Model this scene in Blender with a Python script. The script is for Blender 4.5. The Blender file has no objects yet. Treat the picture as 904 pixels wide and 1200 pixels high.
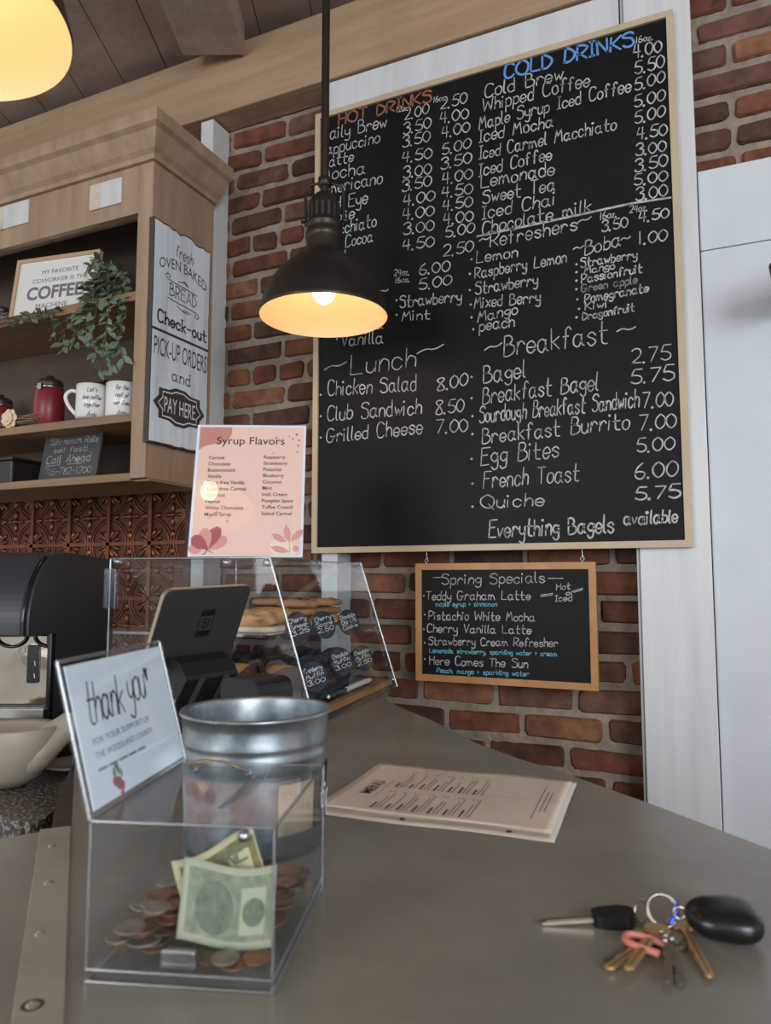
import bpy, bmesh, math, random
from mathutils import Vector, Matrix, noise
random.seed(11)
C = bpy.context.scene.collection
SC = bpy.context.scene
V = Vector
# ------------------------------------------------------------------ camera
CZ = 1.32                       # eye height; the bar top is at 1.05
FPX = 868.0
YAW, PITCH = math.radians(24.45), math.radians(5.18)
cd = bpy.data.cameras.new('camera'); cam = bpy.data.objects.new('camera', cd); C.objects.link(cam)
cam.location = (0, 0, CZ); cam.rotation_euler = (math.pi/2 + PITCH, 0, YAW)
cd.sensor_fit = 'VERTICAL'; cd.sensor_height = 36; cd.sensor_width = 27.12
cd.lens = FPX/1200*36; cd.clip_start = .02
cd.dof.use_dof = True; cd.dof.focus_distance = 1.75; cd.dof.aperture_fstop = 8.5
SC.camera = cam
# ------------------------------------------------------------------ world, daylight, exposure
SC.view_settings.view_transform = 'Standard'; SC.view_settings.look = 'None'
SC.view_settings.gamma = 1.0; SC.view_settings.use_curve_mapping = False
SC.view_settings.exposure = 0.60
SC.cycles.transparent_max_bounces = 40
w = bpy.data.worlds.new('room_daylight'); SC.world = w; w.use_nodes = True
bg = w.node_tree.nodes['Background']; bg.inputs[0].default_value = (.93, .96, 1.0, 1); bg.inputs[1].default_value = .50
def area(name, loc, target, sx, sy, power, col):
    l = bpy.data.lights.new(name, 'AREA'); l.shape = 'RECTANGLE'; l.size = sx; l.size_y = sy
    l.energy = power; l.color = col
    o = bpy.data.objects.new(name, l); C.objects.link(o); o.location = loc
    o.rotation_euler = (V(target)-V(loc)).to_track_quat('-Z', 'Y').to_euler(); return o
area('window_daylight', (2.6, -2.2, 2.1), (-.2, 1.2, 1.3), 1.9, 1.6, 74, (.86, .93, 1.0))
area('shop_window_daylight', (-1.6, -3.2, 2.0), (-.7, 1.2, 1.3), 1.6, 1.6, 40, (.90, .95, 1.0))

# ------------------------------------------------------------------ sight lines used while surveying the photo
_f = V((-math.sin(YAW)*math.cos(PITCH), math.cos(YAW)*math.cos(PITCH), math.sin(PITCH)))
_r = V((math.cos(YAW), math.sin(YAW), 0)); _u = _r.cross(_f); EYE = V((0, 0, CZ))
def ray(x, y): return _f + _r*((x-452)/FPX) - _u*((y-600)/FPX)
def on_y(x, y, Y): d = ray(x, y); return EYE + d*(Y/d.y)
def on_x(x, y, X): d = ray(x, y); return EYE + d*(X/d.x)
def on_z(x, y, Z): d = ray(x, y); return EYE + d*((Z-CZ)/d.z)
def on_plane(x, y, p, n): d = ray(x, y); return EYE + d*((p-EYE).dot(n)/d.dot(n))

# ------------------------------------------------------------------ materials
def lin(c): return tuple(((v/255+.055)/1.055)**2.4 if v/255 > .04045 else v/255/12.92 for v in c)
def mat(name, col, rough=.5, metal=0., spec=.5, vary=None, bump=None, coat=0., emit=None, trans=None, stretch=(1,1,1), coords='Object', sheen=0):
    m = bpy.data.materials.new(name); m.use_nodes = True; nt = m.node_tree; N = nt.nodes; L = nt.links
    b = N['Principled BSDF']; c = lin(col)
    b.inputs['Base Color'].default_value = (*c, 1); b.inputs['Roughness'].default_value = rough
    b.inputs['Metallic'].default_value = metal; b.inputs['Specular IOR Level'].default_value = spec
    b.inputs['Coat Weight'].default_value = coat; b.inputs['Coat Roughness'].default_value = .04
    if trans: b.inputs['Transmission Weight'].default_value = trans
    if emit: b.inputs['Emission Color'].default_value = (*lin(emit[0]), 1); b.inputs['Emission Strength'].default_value = emit[1]
    if vary or bump:
        tc = N.new('ShaderNodeTexCoord'); mp = N.new('ShaderNodeMapping'); mp.inputs['Scale'].default_value = stretch
        L.new(tc.outputs[coords], mp.inputs['Vector'])
    if vary:      # (second colour, scale, detail, low, high)
        nz = N.new('ShaderNodeTexNoise'); nz.inputs['Scale'].default_value = vary[1]; nz.inputs['Detail'].default_value = vary[2]; nz.inputs['Roughness'].default_value = .65
        L.new(mp.outputs[0], nz.inputs['Vector'])
        rp = N.new('ShaderNodeValToRGB'); rp.color_ramp.elements[0].position = vary[3]; rp.color_ramp.elements[1].position = vary[4]
        rp.color_ramp.elements[0].color = (*c, 1); rp.color_ramp.elements[1].color = (*lin(vary[0]), 1)
        L.new(nz.outputs['Fac'], rp.inputs[0]); L.new(rp.outputs[0], b.inputs['Base Color'])
    if bump:      # (scale, strength, distance)
        nb = N.new('ShaderNodeTexNoise'); nb.inputs['Scale'].default_value = bump[0]; nb.inputs['Detail'].default_value = 6
        L.new(mp.outputs[0], nb.inputs['Vector'])
        bp = N.new('ShaderNodeBump'); bp.inputs['Strength'].default_value = bump[1]; bp.inputs['Distance'].default_value = bump[2]
        L.new(nb.outputs['Fac'], bp.inputs['Height']); L.new(bp.outputs[0], b.inputs['Normal'])
    return m
def clear_mat(name, tint=(.97,.985,.99), edge=False, rough=.03, base=.022, gain=.55):
    m = bpy.data.materials.new(name); m.use_nodes = True; nt = m.node_tree; N = nt.nodes; L = nt.links
    N.remove(N['Principled BSDF'])
    t = N.new('ShaderNodeBsdfTransparent'); t.inputs[0].default_value = (*tint, 1)
    g = N.new('ShaderNodeBsdfGlossy'); g.inputs['Roughness'].default_value = rough
    lw = N.new('ShaderNodeLayerWeight'); lw.inputs[0].default_value = .5
    pw = N.new('ShaderNodeMath'); pw.operation = 'POWER'; pw.inputs[1].default_value = 4.5; L.new(lw.outputs['Facing'], pw.inputs[0])
    mu = N.new('ShaderNodeMath'); mu.operation = 'MULTIPLY_ADD'; mu.inputs[1].default_value = gain; mu.inputs[2].default_value = base; mu.use_clamp = True
    L.new(pw.outputs[0], mu.inputs[0])
    mx = N.new('ShaderNodeMixShader'); L.new(mu.outputs[0], mx.inputs[0]); L.new(t.outputs[0], mx.inputs[1]); L.new(g.outputs[0], mx.inputs[2])
    L.new(mx.outputs[0], N['Material Output'].inputs[0]); return m

M = {}
M['zinc'] = mat('zinc_counter', (140,136,125), .31, .0, .55, vary=((120,116,107), 5, 8, .35, .68), bump=(26,.05,.004))
M['zinc_strip'] = mat('zinc_strip', (160,155,140), .42, .0, .5, vary=((142,137,123), 14, 5, .3, .7))
M['nail'] = mat('nail_steel', (190,185,175), .25, .9)
M['apron'] = mat('counter_apron', (84,72,60), .6, vary=((62,52,44), 6, 6, .3, .7), stretch=(6,6,.6))
M['brick'] = None
M['mortar'] = mat('mortar', (160,145,129), .95, vary=((122,108,95), 22, 8, .3, .7), bump=(70,.9,.006))
M['white_paint'] = mat('white_painted_wood', (214,213,212), .38, vary=((200,199,199), 3, 4, .4, .7), bump=(9,.12,.004), stretch=(6,6,.5))
M['white_panel'] = mat('white_glossy_panel', (212,216,219), .16, spec=.5, vary=((202,206,209), 2.5, 3, .35, .7), bump=(3.2,.10,.02))
M['white_edge'] = mat('rough_sawn_white_end', (218,208,190), .8, vary=((190,176,156), 30, 6, .3, .7), bump=(60,.5,.003))
M['beam'] = mat('fir_beam', (180,150,120), .62, vary=((154,124,96), 5, 8, .3, .72), bump=(14,.3,.006), stretch=(.35,3,5))
M['ceiling'] = mat('ceiling_boards', (172,152,140), .8, vary=((146,126,115), 4, 7, .3, .7), bump=(9,.35,.008), stretch=(2,2,2))
M['floor'] = mat('plank_floor', (96,74,56), .5, vary=((70,52,40), 3, 8, .3, .7), stretch=(1,8,1))
M['cabinet'] = mat('rustic_cabinet_wood', (176,148,122), .6, vary=((146,118,94), 4, 8, .28, .72), bump=(18,.2,.004), stretch=(5,5,.5))
M['shelf'] = mat('shelf_edge_wood', (164,130,98), .6, vary=((128,98,72), 5, 8, .28, .72), bump=(18,.2,.004), stretch=(.6,5,5))
M['cab_dark'] = mat('cabinet_back_boards', (96,80,68), .8, vary=((78,64,54), 3, 6, .3, .7), stretch=(1,1,3))
M['chalk_black'] = mat('chalkboard_black', (19,18,18), .5, spec=.16, vary=((30,28,28), 3, 8, .35, .75))
M['chalk_grey'] = mat('chalkboard_grey', (62,62,60), .6, vary=((78,77,74), 6, 8, .35, .75))
M['pale_frame'] = mat('pale_pine_frame', (198,178,150), .5, vary=((182,160,132), 5, 6, .3, .7), stretch=(1,1,1))
M['orange_frame'] = mat('varnished_oak_frame', (190,138,84), .4, vary=((160,108,60), 10, 6, .3, .7))
def chalk(name, col, lo=.32, hi=.62, dim=.4):
    d = tuple(int(24+(v-24)*dim) for v in col)
    return mat(name, d, .9, spec=.1, vary=(col, 46, 5, lo, hi))
M['chalk_white'] = chalk('white_chalk', (196,196,192), .25, .6, .45)
M['chalk_faint'] = chalk('smudged_white_chalk', (140,140,138), .3, .6, .5)
M['chalk_blue'] = chalk('blue_chalk', (104,150,208), .2, .5, .75)
M['chalk_orange'] = chalk('rust_chalk', (150,98,78), .2, .5, .6)
M['chalk_cyan'] = chalk('light_blue_chalk', (120,190,214), .2, .5, .75)
M['copper'] = mat('copper_tin', (142,88,62), .36, .75, vary=((96,56,40), 6, 5, .3, .7))
M['copper_dark'] = mat('copper_tin_field', (104,64,48), .42, .7, vary=((74,44,34), 9, 5, .3, .7))
M['lamp_bronze'] = mat('aged_bronze', (74,66,58), .42, .75, vary=((54,48,43), 8, 4, .3, .7))
M['lamp_enamel'] = mat('lamp_white_enamel', (250,222,178), .35)
M['bulb'] = mat('glowing_bulb', (255,240,220), .3, emit=((255,222,186), 9.5))
M['galv'] = mat('galvanised_steel', (166,172,176), .38, .92, vary=((120,128,134), 24, 3, .35, .65), bump=(18,.08,.003))
M['brass'] = mat('brass_wire', (196,150,76), .25, .95)
M['kraft'] = mat('kraft_card', (196,176,154), .7)
M['black_label'] = mat('black_label', (28,29,32), .6)
M['ink'] = mat('black_ink', (42,38,37), .8)
M['ink_brown'] = mat('dark_brown_ink', (66,54,48), .7)
M['ink_grey'] = mat('grey_ink', (120,116,112), .8)
M['ink_blue'] = mat('blue_grey_ink', (128,138,156), .8)
M['white_ink'] = mat('white_ink', (232,232,230), .8)
M['paper_cool'] = mat('white_card', (232,238,248), .5, coat=.3)
M['paper_warm'] = mat('cream_paper', (226,208,188), .45, coat=.4, bump=(7,.12,.01))
M['paper_sleeve'] = mat('plastic_sleeve_over_paper', (206,192,174), .22, coat=.6, bump=(9,.15,.008))
M['acrylic'] = clear_mat('clear_acrylic')
M['acrylic_edge'] = clear_mat('acrylic_edge', (.90,.91,.95), base=.34, rough=.22, gain=.5)
M['acrylic_front'] = clear_mat('clear_sign_acrylic', (.98,.98,.98), base=.035, rough=.015, gain=.9)
M['pink'] = mat('blush_pink_paper', (244,206,192), .55)
M['rose'] = mat('dusty_rose_print', (206,140,128), .6)
M['rose_dark'] = mat('deep_rose_print', (176,90,98), .6)
M['rose_light'] = mat('pale_rose_print', (222,160,150), .6)
M['cream_print'] = mat('cream_print', (246,224,206), .6)
M['tablet'] = mat('dark_grey_plastic', (58,57,56), .42, vary=((50,49,48), 3, 2, .3, .7))
M['tablet_edge'] = mat('brushed_bronze_edge', (176,160,138), .32, .7)
M['black_plastic'] = mat('black_plastic', (50,51,56), .42, spec=.45)
M['black_gloss'] = mat('glossy_black_plastic', (20,20,21), .16)
M['stand_black'] = mat('stand_black_plastic', (25,25,26), .4)
M['grey_strap'] = mat('grey_band', (92,90,84), .4, .3)
M['silver'] = mat('silver_plastic', (150,156,164), .3, .6)
M['chrome'] = mat('chrome', (196,186,172), .08, 1.0, vary=((150,140,128), 5, 3, .3, .7), bump=(4,.10,.02))
M['steel'] = mat('brushed_steel', (178,176,172), .25, .95)
M['granite'] = mat('speckled_granite', (58,54,50), .3, vary=((176,166,150), 150, 3, .50, .66))
M['base_wood'] = mat('cabinet_base_wood', (92,64,46), .6, vary=((66,44,32), 8, 6, .3, .7))
M['taupe'] = mat('taupe_ceramic', (168,158,142), .42)
M['cord'] = mat('black_cord', (24,24,25), .5)
M['red_tin'] = mat('red_canister', (150,44,50), .35, vary=((120,32,40), 4, 4, .3, .7), stretch=(6,6,.4))
M['dark_lid'] = mat('dark_lid', (56,44,40), .4)
M['mug'] = mat('white_mug', (232,228,222), .22)
M['leaf'] = mat('eucalyptus_leaf', (122,136,112), .5, vary=((88,104,84), 9, 3, .3, .7))
M['leaf_pale'] = mat('pale_vine_leaf', (122,140,108), .5, vary=((88,108,80), 9, 3, .3, .7))
M['stem'] = mat('plant_stem', (98,84,62), .7)
M['straw'] = mat('dried_straw', (168,142,108), .9, vary=((118,98,74), 30, 4, .3, .7))
M['petal'] = mat('cream_petals', (232,212,176), .7)
M['terracotta'] = mat('dark_pot', (84,70,60), .7)
M['pale_wood'] = mat('light_wood_frame', (192,164,130), .5)
M['bread_board'] = mat('whitewashed_board', (224,231,236), .6, vary=((176,184,188), 7, 9, .46, .82), stretch=(4,4,.35), bump=(16,.2,.003))
M['dark_wood'] = mat('dark_board_edge', (72,60,52), .7)
M['cookie'] = mat('cookie_dough', (178,136,98), .85, vary=((142,100,66), 26, 5, .35, .7), bump=(60,.6,.004))
M['choc'] = mat('chocolate_chip', (52,32,24), .5)
M['scone'] = mat('baked_scone', (208,166,114), .8, vary=((172,116,66), 22, 6, .35, .7), bump=(40,.9,.008))
M['muffin'] = mat('muffin_top', (206,152,92), .8, vary=((160,100,52), 18, 6, .35, .7), bump=(45,.8,.006))
M['choc_muffin'] = mat('chocolate_muffin_top', (70,46,34), .85, vary=((44,28,22), 18, 6, .35, .7), bump=(45,.8,.006))
M['wrapper'] = mat('dark_brown_wrapper', (50,42,40), .7, vary=((36,31,30), 9, 3, .3, .7))
M['wrapper_light'] = mat('brown_wrapper', (92,74,66), .7, vary=((74,60,54), 9, 3, .3, .7))
M['parchment'] = mat('parchment', (208,190,168), .6, bump=(12,.2,.006))
M['tag'] = mat('slate_tag', (36,42,52), .6)
M['tong_white'] = mat('white_plastic', (228,222,214), .35)
M['copper_coin'] = mat('copper_penny', (168,112,84), .42, .6, vary=((124,86,66), 60, 3, .3, .7))
M['dark_coin'] = mat('tarnished_penny', (124,96,80), .45, .6, vary=((92,74,62), 60, 3, .3, .7))
M['silver_coin'] = mat('nickel_coin', (180,168,154), .34, .7, vary=((136,126,114), 60, 3, .3, .7))
M['bill'] = mat('banknote_paper', (178,178,152), .8, vary=((166,166,142), 12, 4, .3, .7))
M['bill_ink'] = mat('banknote_green', (118,124,104), .8, vary=((148,152,130), 120, 4, .35, .65))
M['bill_dark'] = mat('banknote_dark_green', (92,102,86), .8, vary=((126,132,112), 160, 4, .3, .7))
M['bill_tan'] = mat('banknote_back_paper', (200,190,150), .8)
M['bill_tan_ink'] = mat('banknote_back_print', (112,102,66), .8, vary=((146,134,92), 120, 4, .35, .65))
M['key_black'] = mat('key_black_plastic', (22,22,23), .28)
M['key_steel'] = mat('key_nickel', (176,166,150), .28, .95)
M['key_brass'] = mat('key_brass', (206,166,108), .42, .7)
M['key_dark'] = mat('key_worn_nickel', (140,128,112), .38, .8)
M['key_pink'] = mat('pink_plastic', (214,128,118), .45)
M['key_blue'] = mat('blue_enamel', (52,92,220), .3, .4)
M['speaker_black'] = mat('black_speaker_case', (18,18,19), .5)
M['glass_dark'] = mat('dark_dish', (40,36,34), .35)

# brick: base colour from the per-brick attribute with grain on top
def brick_mat():
    m = bpy.data.materials.new('old_red_brick'); m.use_nodes = True; N = m.node_tree.nodes; L = m.node_tree.links; b = N['Principled BSDF']
    at = N.new('ShaderNodeAttribute'); at.attribute_name = 'tone'
    tc = N.new('ShaderNodeTexCoord'); nz = N.new('ShaderNodeTexNoise'); nz.inputs['Scale'].default_value = 26; nz.inputs['Detail'].default_value = 8
    L.new(tc.outputs['Object'], nz.inputs['Vector'])
    rp = N.new('ShaderNodeValToRGB'); rp.color_ramp.elements[0].position = .3; rp.color_ramp.elements[0].color = (.52,.50,.50,1); rp.color_ramp.elements[1].position = .7; rp.color_ramp.elements[1].color = (1.12,1.1,1.1,1)
    L.new(nz.outputs['Fac'], rp.inputs[0])
    mx = N.new('ShaderNodeMix'); mx.data_type = 'RGBA'; mx.blend_type = 'MULTIPLY'; mx.inputs['Factor'].default_value = 1
    L.new(at.outputs['Color'], mx.inputs[6]); L.new(rp.outputs[0], mx.inputs[7]); L.new(mx.outputs[2], b.inputs['Base Color'])
    b.inputs['Roughness'].default_value = .85; b.inputs['Specular IOR Level'].default_value = .3
    nb = N.new('ShaderNodeTexNoise'); nb.inputs['Scale'].default_value = 80; nb.inputs['Detail'].default_value = 6; L.new(tc.outputs['Object'], nb.inputs['Vector'])
    bp = N.new('ShaderNodeBump'); bp.inputs['Strength'].default_value = .6; bp.inputs['Distance'].default_value = .004
    L.new(nb.outputs['Fac'], bp.inputs['Height']); L.new(bp.outputs[0], b.inputs['Normal']); return m
M['brick'] = brick_mat()

# ------------------------------------------------------------------ mesh helpers
class Fr:                       # a flat frame: origin, right, up (out = right x up)
    def __init__(s, O, U, Vv):
        s.O = V(O); s.U = V(U).normalized(); s.V = V(Vv); s.V = (s.V - s.U*s.V.dot(s.U)).normalized(); s.N = s.U.cross(s.V)
    def p(s, u, v, n=0): return s.O + s.U*u + s.V*v + s.N*n
    def uv(s, P): d = P-s.O; return d.dot(s.U), d.dot(s.V)
class Cyl:                      # wraps a frame round an upright cylinder
    def __init__(s, c, r, a0): s.c = V(c); s.r = r; s.a = a0
    def p(s, u, v, n=0):
        a = s.a + u/s.r; return s.c + V(((s.r+n)*math.cos(a), (s.r+n)*math.sin(a), v))
AX = Fr((0,0,0), (1,0,0), (0,1,0))
class MB:
    def __init__(s): s.v = []; s.f = []; s.sm = []; s.tone = []
    def add(s, vs, fs, smooth=False):
        o = len(s.v); s.v += [V(x) for x in vs]; s.f += [tuple(i+o for i in f) for f in fs]; s.sm += [smooth]*len(fs); return s
    def box(s, a, b, fr=AX):
        (x0,y0,z0),(x1,y1,z1) = a, b
        P = [fr.p(x,y,z) for z in (z0,z1) for x,y in ((x0,y0),(x1,y0),(x1,y1),(x0,y1))]
        return s.add(P, [(3,2,1,0),(4,5,6,7),(0,1,5,4),(1,2,6,5),(2,3,7,6),(3,0,4,7)])
    def prism(s, fr, poly, n0, n1, smooth=False):
        k = len(poly); P = [fr.p(u,v,n0) for u,v in poly] + [fr.p(u,v,n1) for u,v in poly]
        s.add(P, [tuple(range(k-1,-1,-1)), tuple(range(k,2*k))]);
        return s.add(P, [(i,(i+1)%k,k+(i+1)%k,k+i) for i in range(k)], smooth)
    def flat(s, fr, poly, n=0): return s.add([fr.p(u,v,n) for u,v in poly], [tuple(range(len(poly)))])
    def lathe(s, prof, c=(0,0,0), seg=40, axis=None, smooth=True, sx=1, sy=1):
        ax = axis or Fr(c, (1,0,0), (0,1,0)); k = len(prof); P = []
        for i in range(seg):
            a = 2*math.pi*i/seg
            P += [ax.p(r*math.cos(a)*sx, r*math.sin(a)*sy, z) for r, z in prof]
        F = []
        for i in range(seg):
            j = (i+1)%seg
            F += [(i*k+q, j*k+q, j*k+q+1, i*k+q+1) for q in range(k-1)]
        return s.add(P, F, smooth)
    def tube(s, pts, r, seg=8, caps=True, closed=False):
        pts = [V(p) for p in pts]; n = len(pts); rs = r if isinstance(r, (list,tuple)) else [r]*n
        t0 = (pts[1]-pts[0]).normalized(); ref = V((0,0,1)) if abs(t0.z) < .9 else V((1,0,0))
        nrm = (ref - t0*ref.dot(t0)).normalized(); P = []
        for i, p in enumerate(pts):
            t = (pts[min(i+1,n-1)]-pts[max(i-1,0)]).normalized() if not closed else (pts[(i+1)%n]-pts[i-1]).normalized()
            nrm = nrm - t*nrm.dot(t)
            nrm = nrm.normalized() if nrm.length > 1e-6 else V((1,0,0)); bi = t.cross(nrm)
            P += [p + (nrm*math.cos(2*math.pi*j/seg) + bi*math.sin(2*math.pi*j/seg))*rs[i] for j in range(seg)]
        m = n if closed else n-1
        F = [(i*seg+j, i*seg+(j+1)%seg, ((i+1)%n)*seg+(j+1)%seg, ((i+1)%n)*seg+j) for i in range(m) for j in range(seg)]
        s.add(P, F, True)
        if caps and not closed: s.add(P[:seg], [tuple(range(seg-1,-1,-1))]); s.add(P[-seg:], [tuple(range(seg))])
        return s
    def ball(s, c, r, seg=20, rings=12, sc=(1,1,1), fr=None, wob=0, seed=0):
        P = []; fr = fr or Fr(c, (1,0,0), (0,1,0))
        for i in range(rings+1):
            th = math.pi*i/rings
            for j in range(seg):
                ph = 2*math.pi*j/seg; d = V((math.sin(th)*math.cos(ph), math.sin(th)*math.sin(ph), math.cos(th)))
                k = r*(1 + (wob*noise.noise(d*2.2+V((seed*3.1,seed*1.7,0))) if wob else 0))
                P.append(fr.p(d.x*k*sc[0], d.y*k*sc[1], d.z*k*sc[2]))
        F = [(i*seg+j, (i+1)*seg+j, (i+1)*seg+(j+1)%seg, i*seg+(j+1)%seg) for i in range(rings) for j in range(seg)]
        return s.add(P, F, True)
    def ribbon(s, fr, pts, wd, n=0, subs=0):
        if len(pts) == 1:
            u, v = pts[0]; k = 8; return s.add([fr.p(u+wd*.95*math.cos(2*math.pi*i/k), v+wd*.95*math.sin(2*math.pi*i/k), n) for i in range(k)], [tuple(range(k))])
        P = []; m = len(pts)
        for i,(u,v) in enumerate(pts):
            a = pts[max(i-1,0)]; b = pts[min(i+1,m-1)]; dx, dy = b[0]-a[0], b[1]-a[1]; l = math.hypot(dx,dy) or 1; dx /= l; dy /= l
            e = (-wd*.3 if i == 0 else wd*.3 if i == m-1 else 0)
            hw = wd*.5*(.8 if i in (0,m-1) else 1)
            P += [fr.p(u+dx*e-dy*hw, v+dy*e+dx*hw, n), fr.p(u+dx*e+dy*hw, v+dy*e-dx*hw, n)]
        return s.add(P, [(2*i, 2*i+1, 2*i+3, 2*i+2) for i in range(m-1)])
MW = {}
def build(mb, name, material, parent=None, bevel=0, seg=2, label=None):
    inv = MW[parent].inverted() if parent else Matrix()
    me = bpy.data.meshes.new(name); me.from_pydata([inv @ v for v in mb.v], [], mb.f); me.update()
    me.polygons.foreach_set('use_smooth', mb.sm); me.materials.append(material)
    o = bpy.data.objects.new(name, me); C.objects.link(o)
    if parent: o.parent = parent
    MW[o] = MW[parent].copy() if parent else Matrix()
    if bevel:
        b = o.modifiers.new('bevel', 'BEVEL'); b.width = bevel; b.segments = seg; b.limit_method = 'ANGLE'; b.angle_limit = math.radians(40)
    if label: o['label'] = label
    return o
def tag(o, label, cat, group=None):
    o['label'] = label; o['category'] = cat
    if group: o['group'] = group
    return o
def thing(name, label, cat, loc, rz=0, group=None):
    o = bpy.data.objects.new(name, None); C.objects.link(o); o.location = loc; o.rotation_euler = (0,0,rz); o.empty_display_size = .05
    MW[o] = Matrix.Translation(V(loc)) @ Matrix.Rotation(rz, 4, 'Z'); return tag(o, label, cat, group)
def struct(mb, name, material, bevel=0, parent=None, label=None):
    o = build(mb, name, material, parent, bevel)
    if not parent: o['kind'] = 'structure'; o['label'] = label or name.replace('_',' '); o['category'] = 'structure'
    return o
def dup(root, loc, rz, label=None, group=None):
    def cp(o, par):
        c = o.copy(); C.objects.link(c); c.parent = par
        for ch in list(o.children): cp(ch, c)
        return c
    r = cp(root, None); r.location = loc; r.rotation_euler = (0,0,rz)
    if label: r['label'] = label
    if group: r['group'] = group
    return r
def poly_circle(n, r, cx=0, cy=0, sx=1, sy=1, a0=0): return [(cx+r*sx*math.cos(a0+2*math.pi*i/n), cy+r*sy*math.sin(a0+2*math.pi*i/n)) for i in range(n)]
def rrect(u0, v0, u1, v1, r, n=5):
    P = []
    for cx, cy, a in ((u1-r,v0+r,-90),(u1-r,v1-r,0),(u0+r,v1-r,90),(u0+r,v0+r,180)):
        P += [(cx+r*math.cos(math.radians(a+90*i/n)), cy+r*math.sin(math.radians(a+90*i/n))) for i in range(n+1)]
    return P
def crom(pts, n=4):
    if len(pts) < 3: return list(pts)
    out = []; P = [pts[0]] + list(pts) + [pts[-1]]
    for i in range(1, len(P)-2):
        p0,p1,p2,p3 = (P[i-1],P[i],P[i+1],P[i+2])
        for k in range(n):
            t = k/n; out.append(tuple(.5*((2*b)+(-a+c)*t+(2*a-5*b+4*c-d)*t*t+(-a+3*b-3*c+d)*t**3) for a,b,c,d in zip(p0,p1,p2,p3)))
    out.append(tuple(pts[-1])); return out
def mitred(name, material, fr, w, h, t, n0, n1, parent, bevel=.0015):
    for q in ([(0,0),(w,0),(w-t,t),(t,t)], [(w,0),(w,h),(w-t,h-t),(w-t,t)], [(w,h),(0,h),(t,h-t),(w-t,h-t)], [(0,h),(0,0),(t,t),(t,h-t)]):
        build(MB().prism(fr, q, n0, n1), name, material, parent, bevel)

# ------------------------------------------------------------------ lettering
GL = {'A':'4|00 27;27 40;12 32','B':'4|00 07;07 27 36 35 24 04;04 24 43 41 20 00','C':'4|46 37 17 05 02 10 30 41','D':'4|00 07;07 26 44 42 20 00','E':'4|47 07;07 00;00 40;04 34','F':'4|00 07;07 47;04 34',
'G':'5|46 37 17 05 02 10 30 42 43;53 23','H':'4|00 07;40 47;04 44','I':'2|17 10;07 27;00 20','J':'4|37 32 20 10 02;17 47','K':'4|00 07;47 03;13 40','L':'4|07 00;00 40','M':'5|00 17;17 23;23 47;47 50','N':'4|00 07;07 40;40 47',
'O':'5|27 05 02 20 40 52 55 37 27','P':'4|00 07;07 27 46 45 23 03','Q':'5|27 05 02 20 40 52 55 37 27;32 5a','R':'4|00 07;07 27 46 45 23 03;13 40','S':'4|46 37 17 06 05 34 42 41 30 10 01','T':'4|07 47;27 20','U':'4|07 02 10 30 42 47',
'V':'4|07 20;20 47','W':'6|07 10;10 35;35 50;50 67','X':'4|07 40;47 00','Y':'4|07 23;47 23;23 20','Z':'4|07 47;47 00;00 40',
'a':'4|33 24 14 03 01 10 20 32;34 31 40','b':'3|07 00;03 14 24 33 31 20 10 01','c':'3|33 24 14 03 01 10 20 31','d':'3|37 30;33 24 14 03 01 10 20 31','e':'3|02 32 33 24 14 03 01 10 20 31','f':'3|36 27 16 15 10;04 24',
'g':'3|33 24 14 03 02 11 21 32;34 3a 2b 1b 0a','h':'3|07 00;02 14 24 33 30','i':'1|04 00;06','j':'2|14 1a 0b;16','k':'3|07 00;34 02;12 30','l':'1|07 01 10','m':'5|04 00;02 14 23 20;22 34 43 50','n':'3|04 00;02 14 24 33 30',
'o':'3|14 03 01 10 20 31 33 24 14','p':'3|04 0c;03 14 24 33 31 20 10 01','q':'3|33 24 14 03 01 10 20 31;34 3c','r':'3|04 00;02 14 24 33','s':'3|33 24 14 03 22 31 20 10 01','t':'3|17 11 20 30;04 34','u':'3|04 01 10 20 32;34 30',
'v':'3|04 10;10 34','w':'4|04 10;10 23;23 30;30 44','x':'3|04 30;34 00','y':'3|04 02 11 21 32;34 3a 2c 0b','z':'3|04 34;34 00;00 30',
'0':'4|27 05 02 20 42 45 27','1':'2|17 10','2':'4|06 17 37 45 33 00;00 40','3':'4|06 17 37 45 24 43 41 30 10 01','4':'4|17 03;03 43;37 30','5':'4|47 17;17 04;04 24 43 41 20 01','6':'4|37 15 02 10 30 42 33 13 02','7':'4|07 47;47 10','8':'4|24 06 27 46 24 01 20 41 24','9':'4|44 24 05 17 37 45 40',
'.':'1|00',',':'1|01 0a','-':'3|03 33','~':'5|03 14 24 33 43 54',"'":'1|07 05','+':'3|12 32;11 13 14;24 20' ,'=':'5|02 53;00 51','!':'1|07 02;00','*':'1|03','/':'3|00 37','\u2665':'4|24 46 35 20;20 05 16 24',' ':'3|'}
GL['+'] = '3|03 33;15 11'
YC = {'a':-1.,'b':-2.,'c':-2.7}
GLP = {}
for ch, s_ in GL.items():
    w_, body = s_.split('|'); st = []
    for k in body.split(';'):
        if k: st.append([(float(p[0]), YC.get(p[1], float(p[1]) if p[1].isdigit() else 0)) for p in k.split()])
    GLP[ch] = (float(w_), st)
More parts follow.
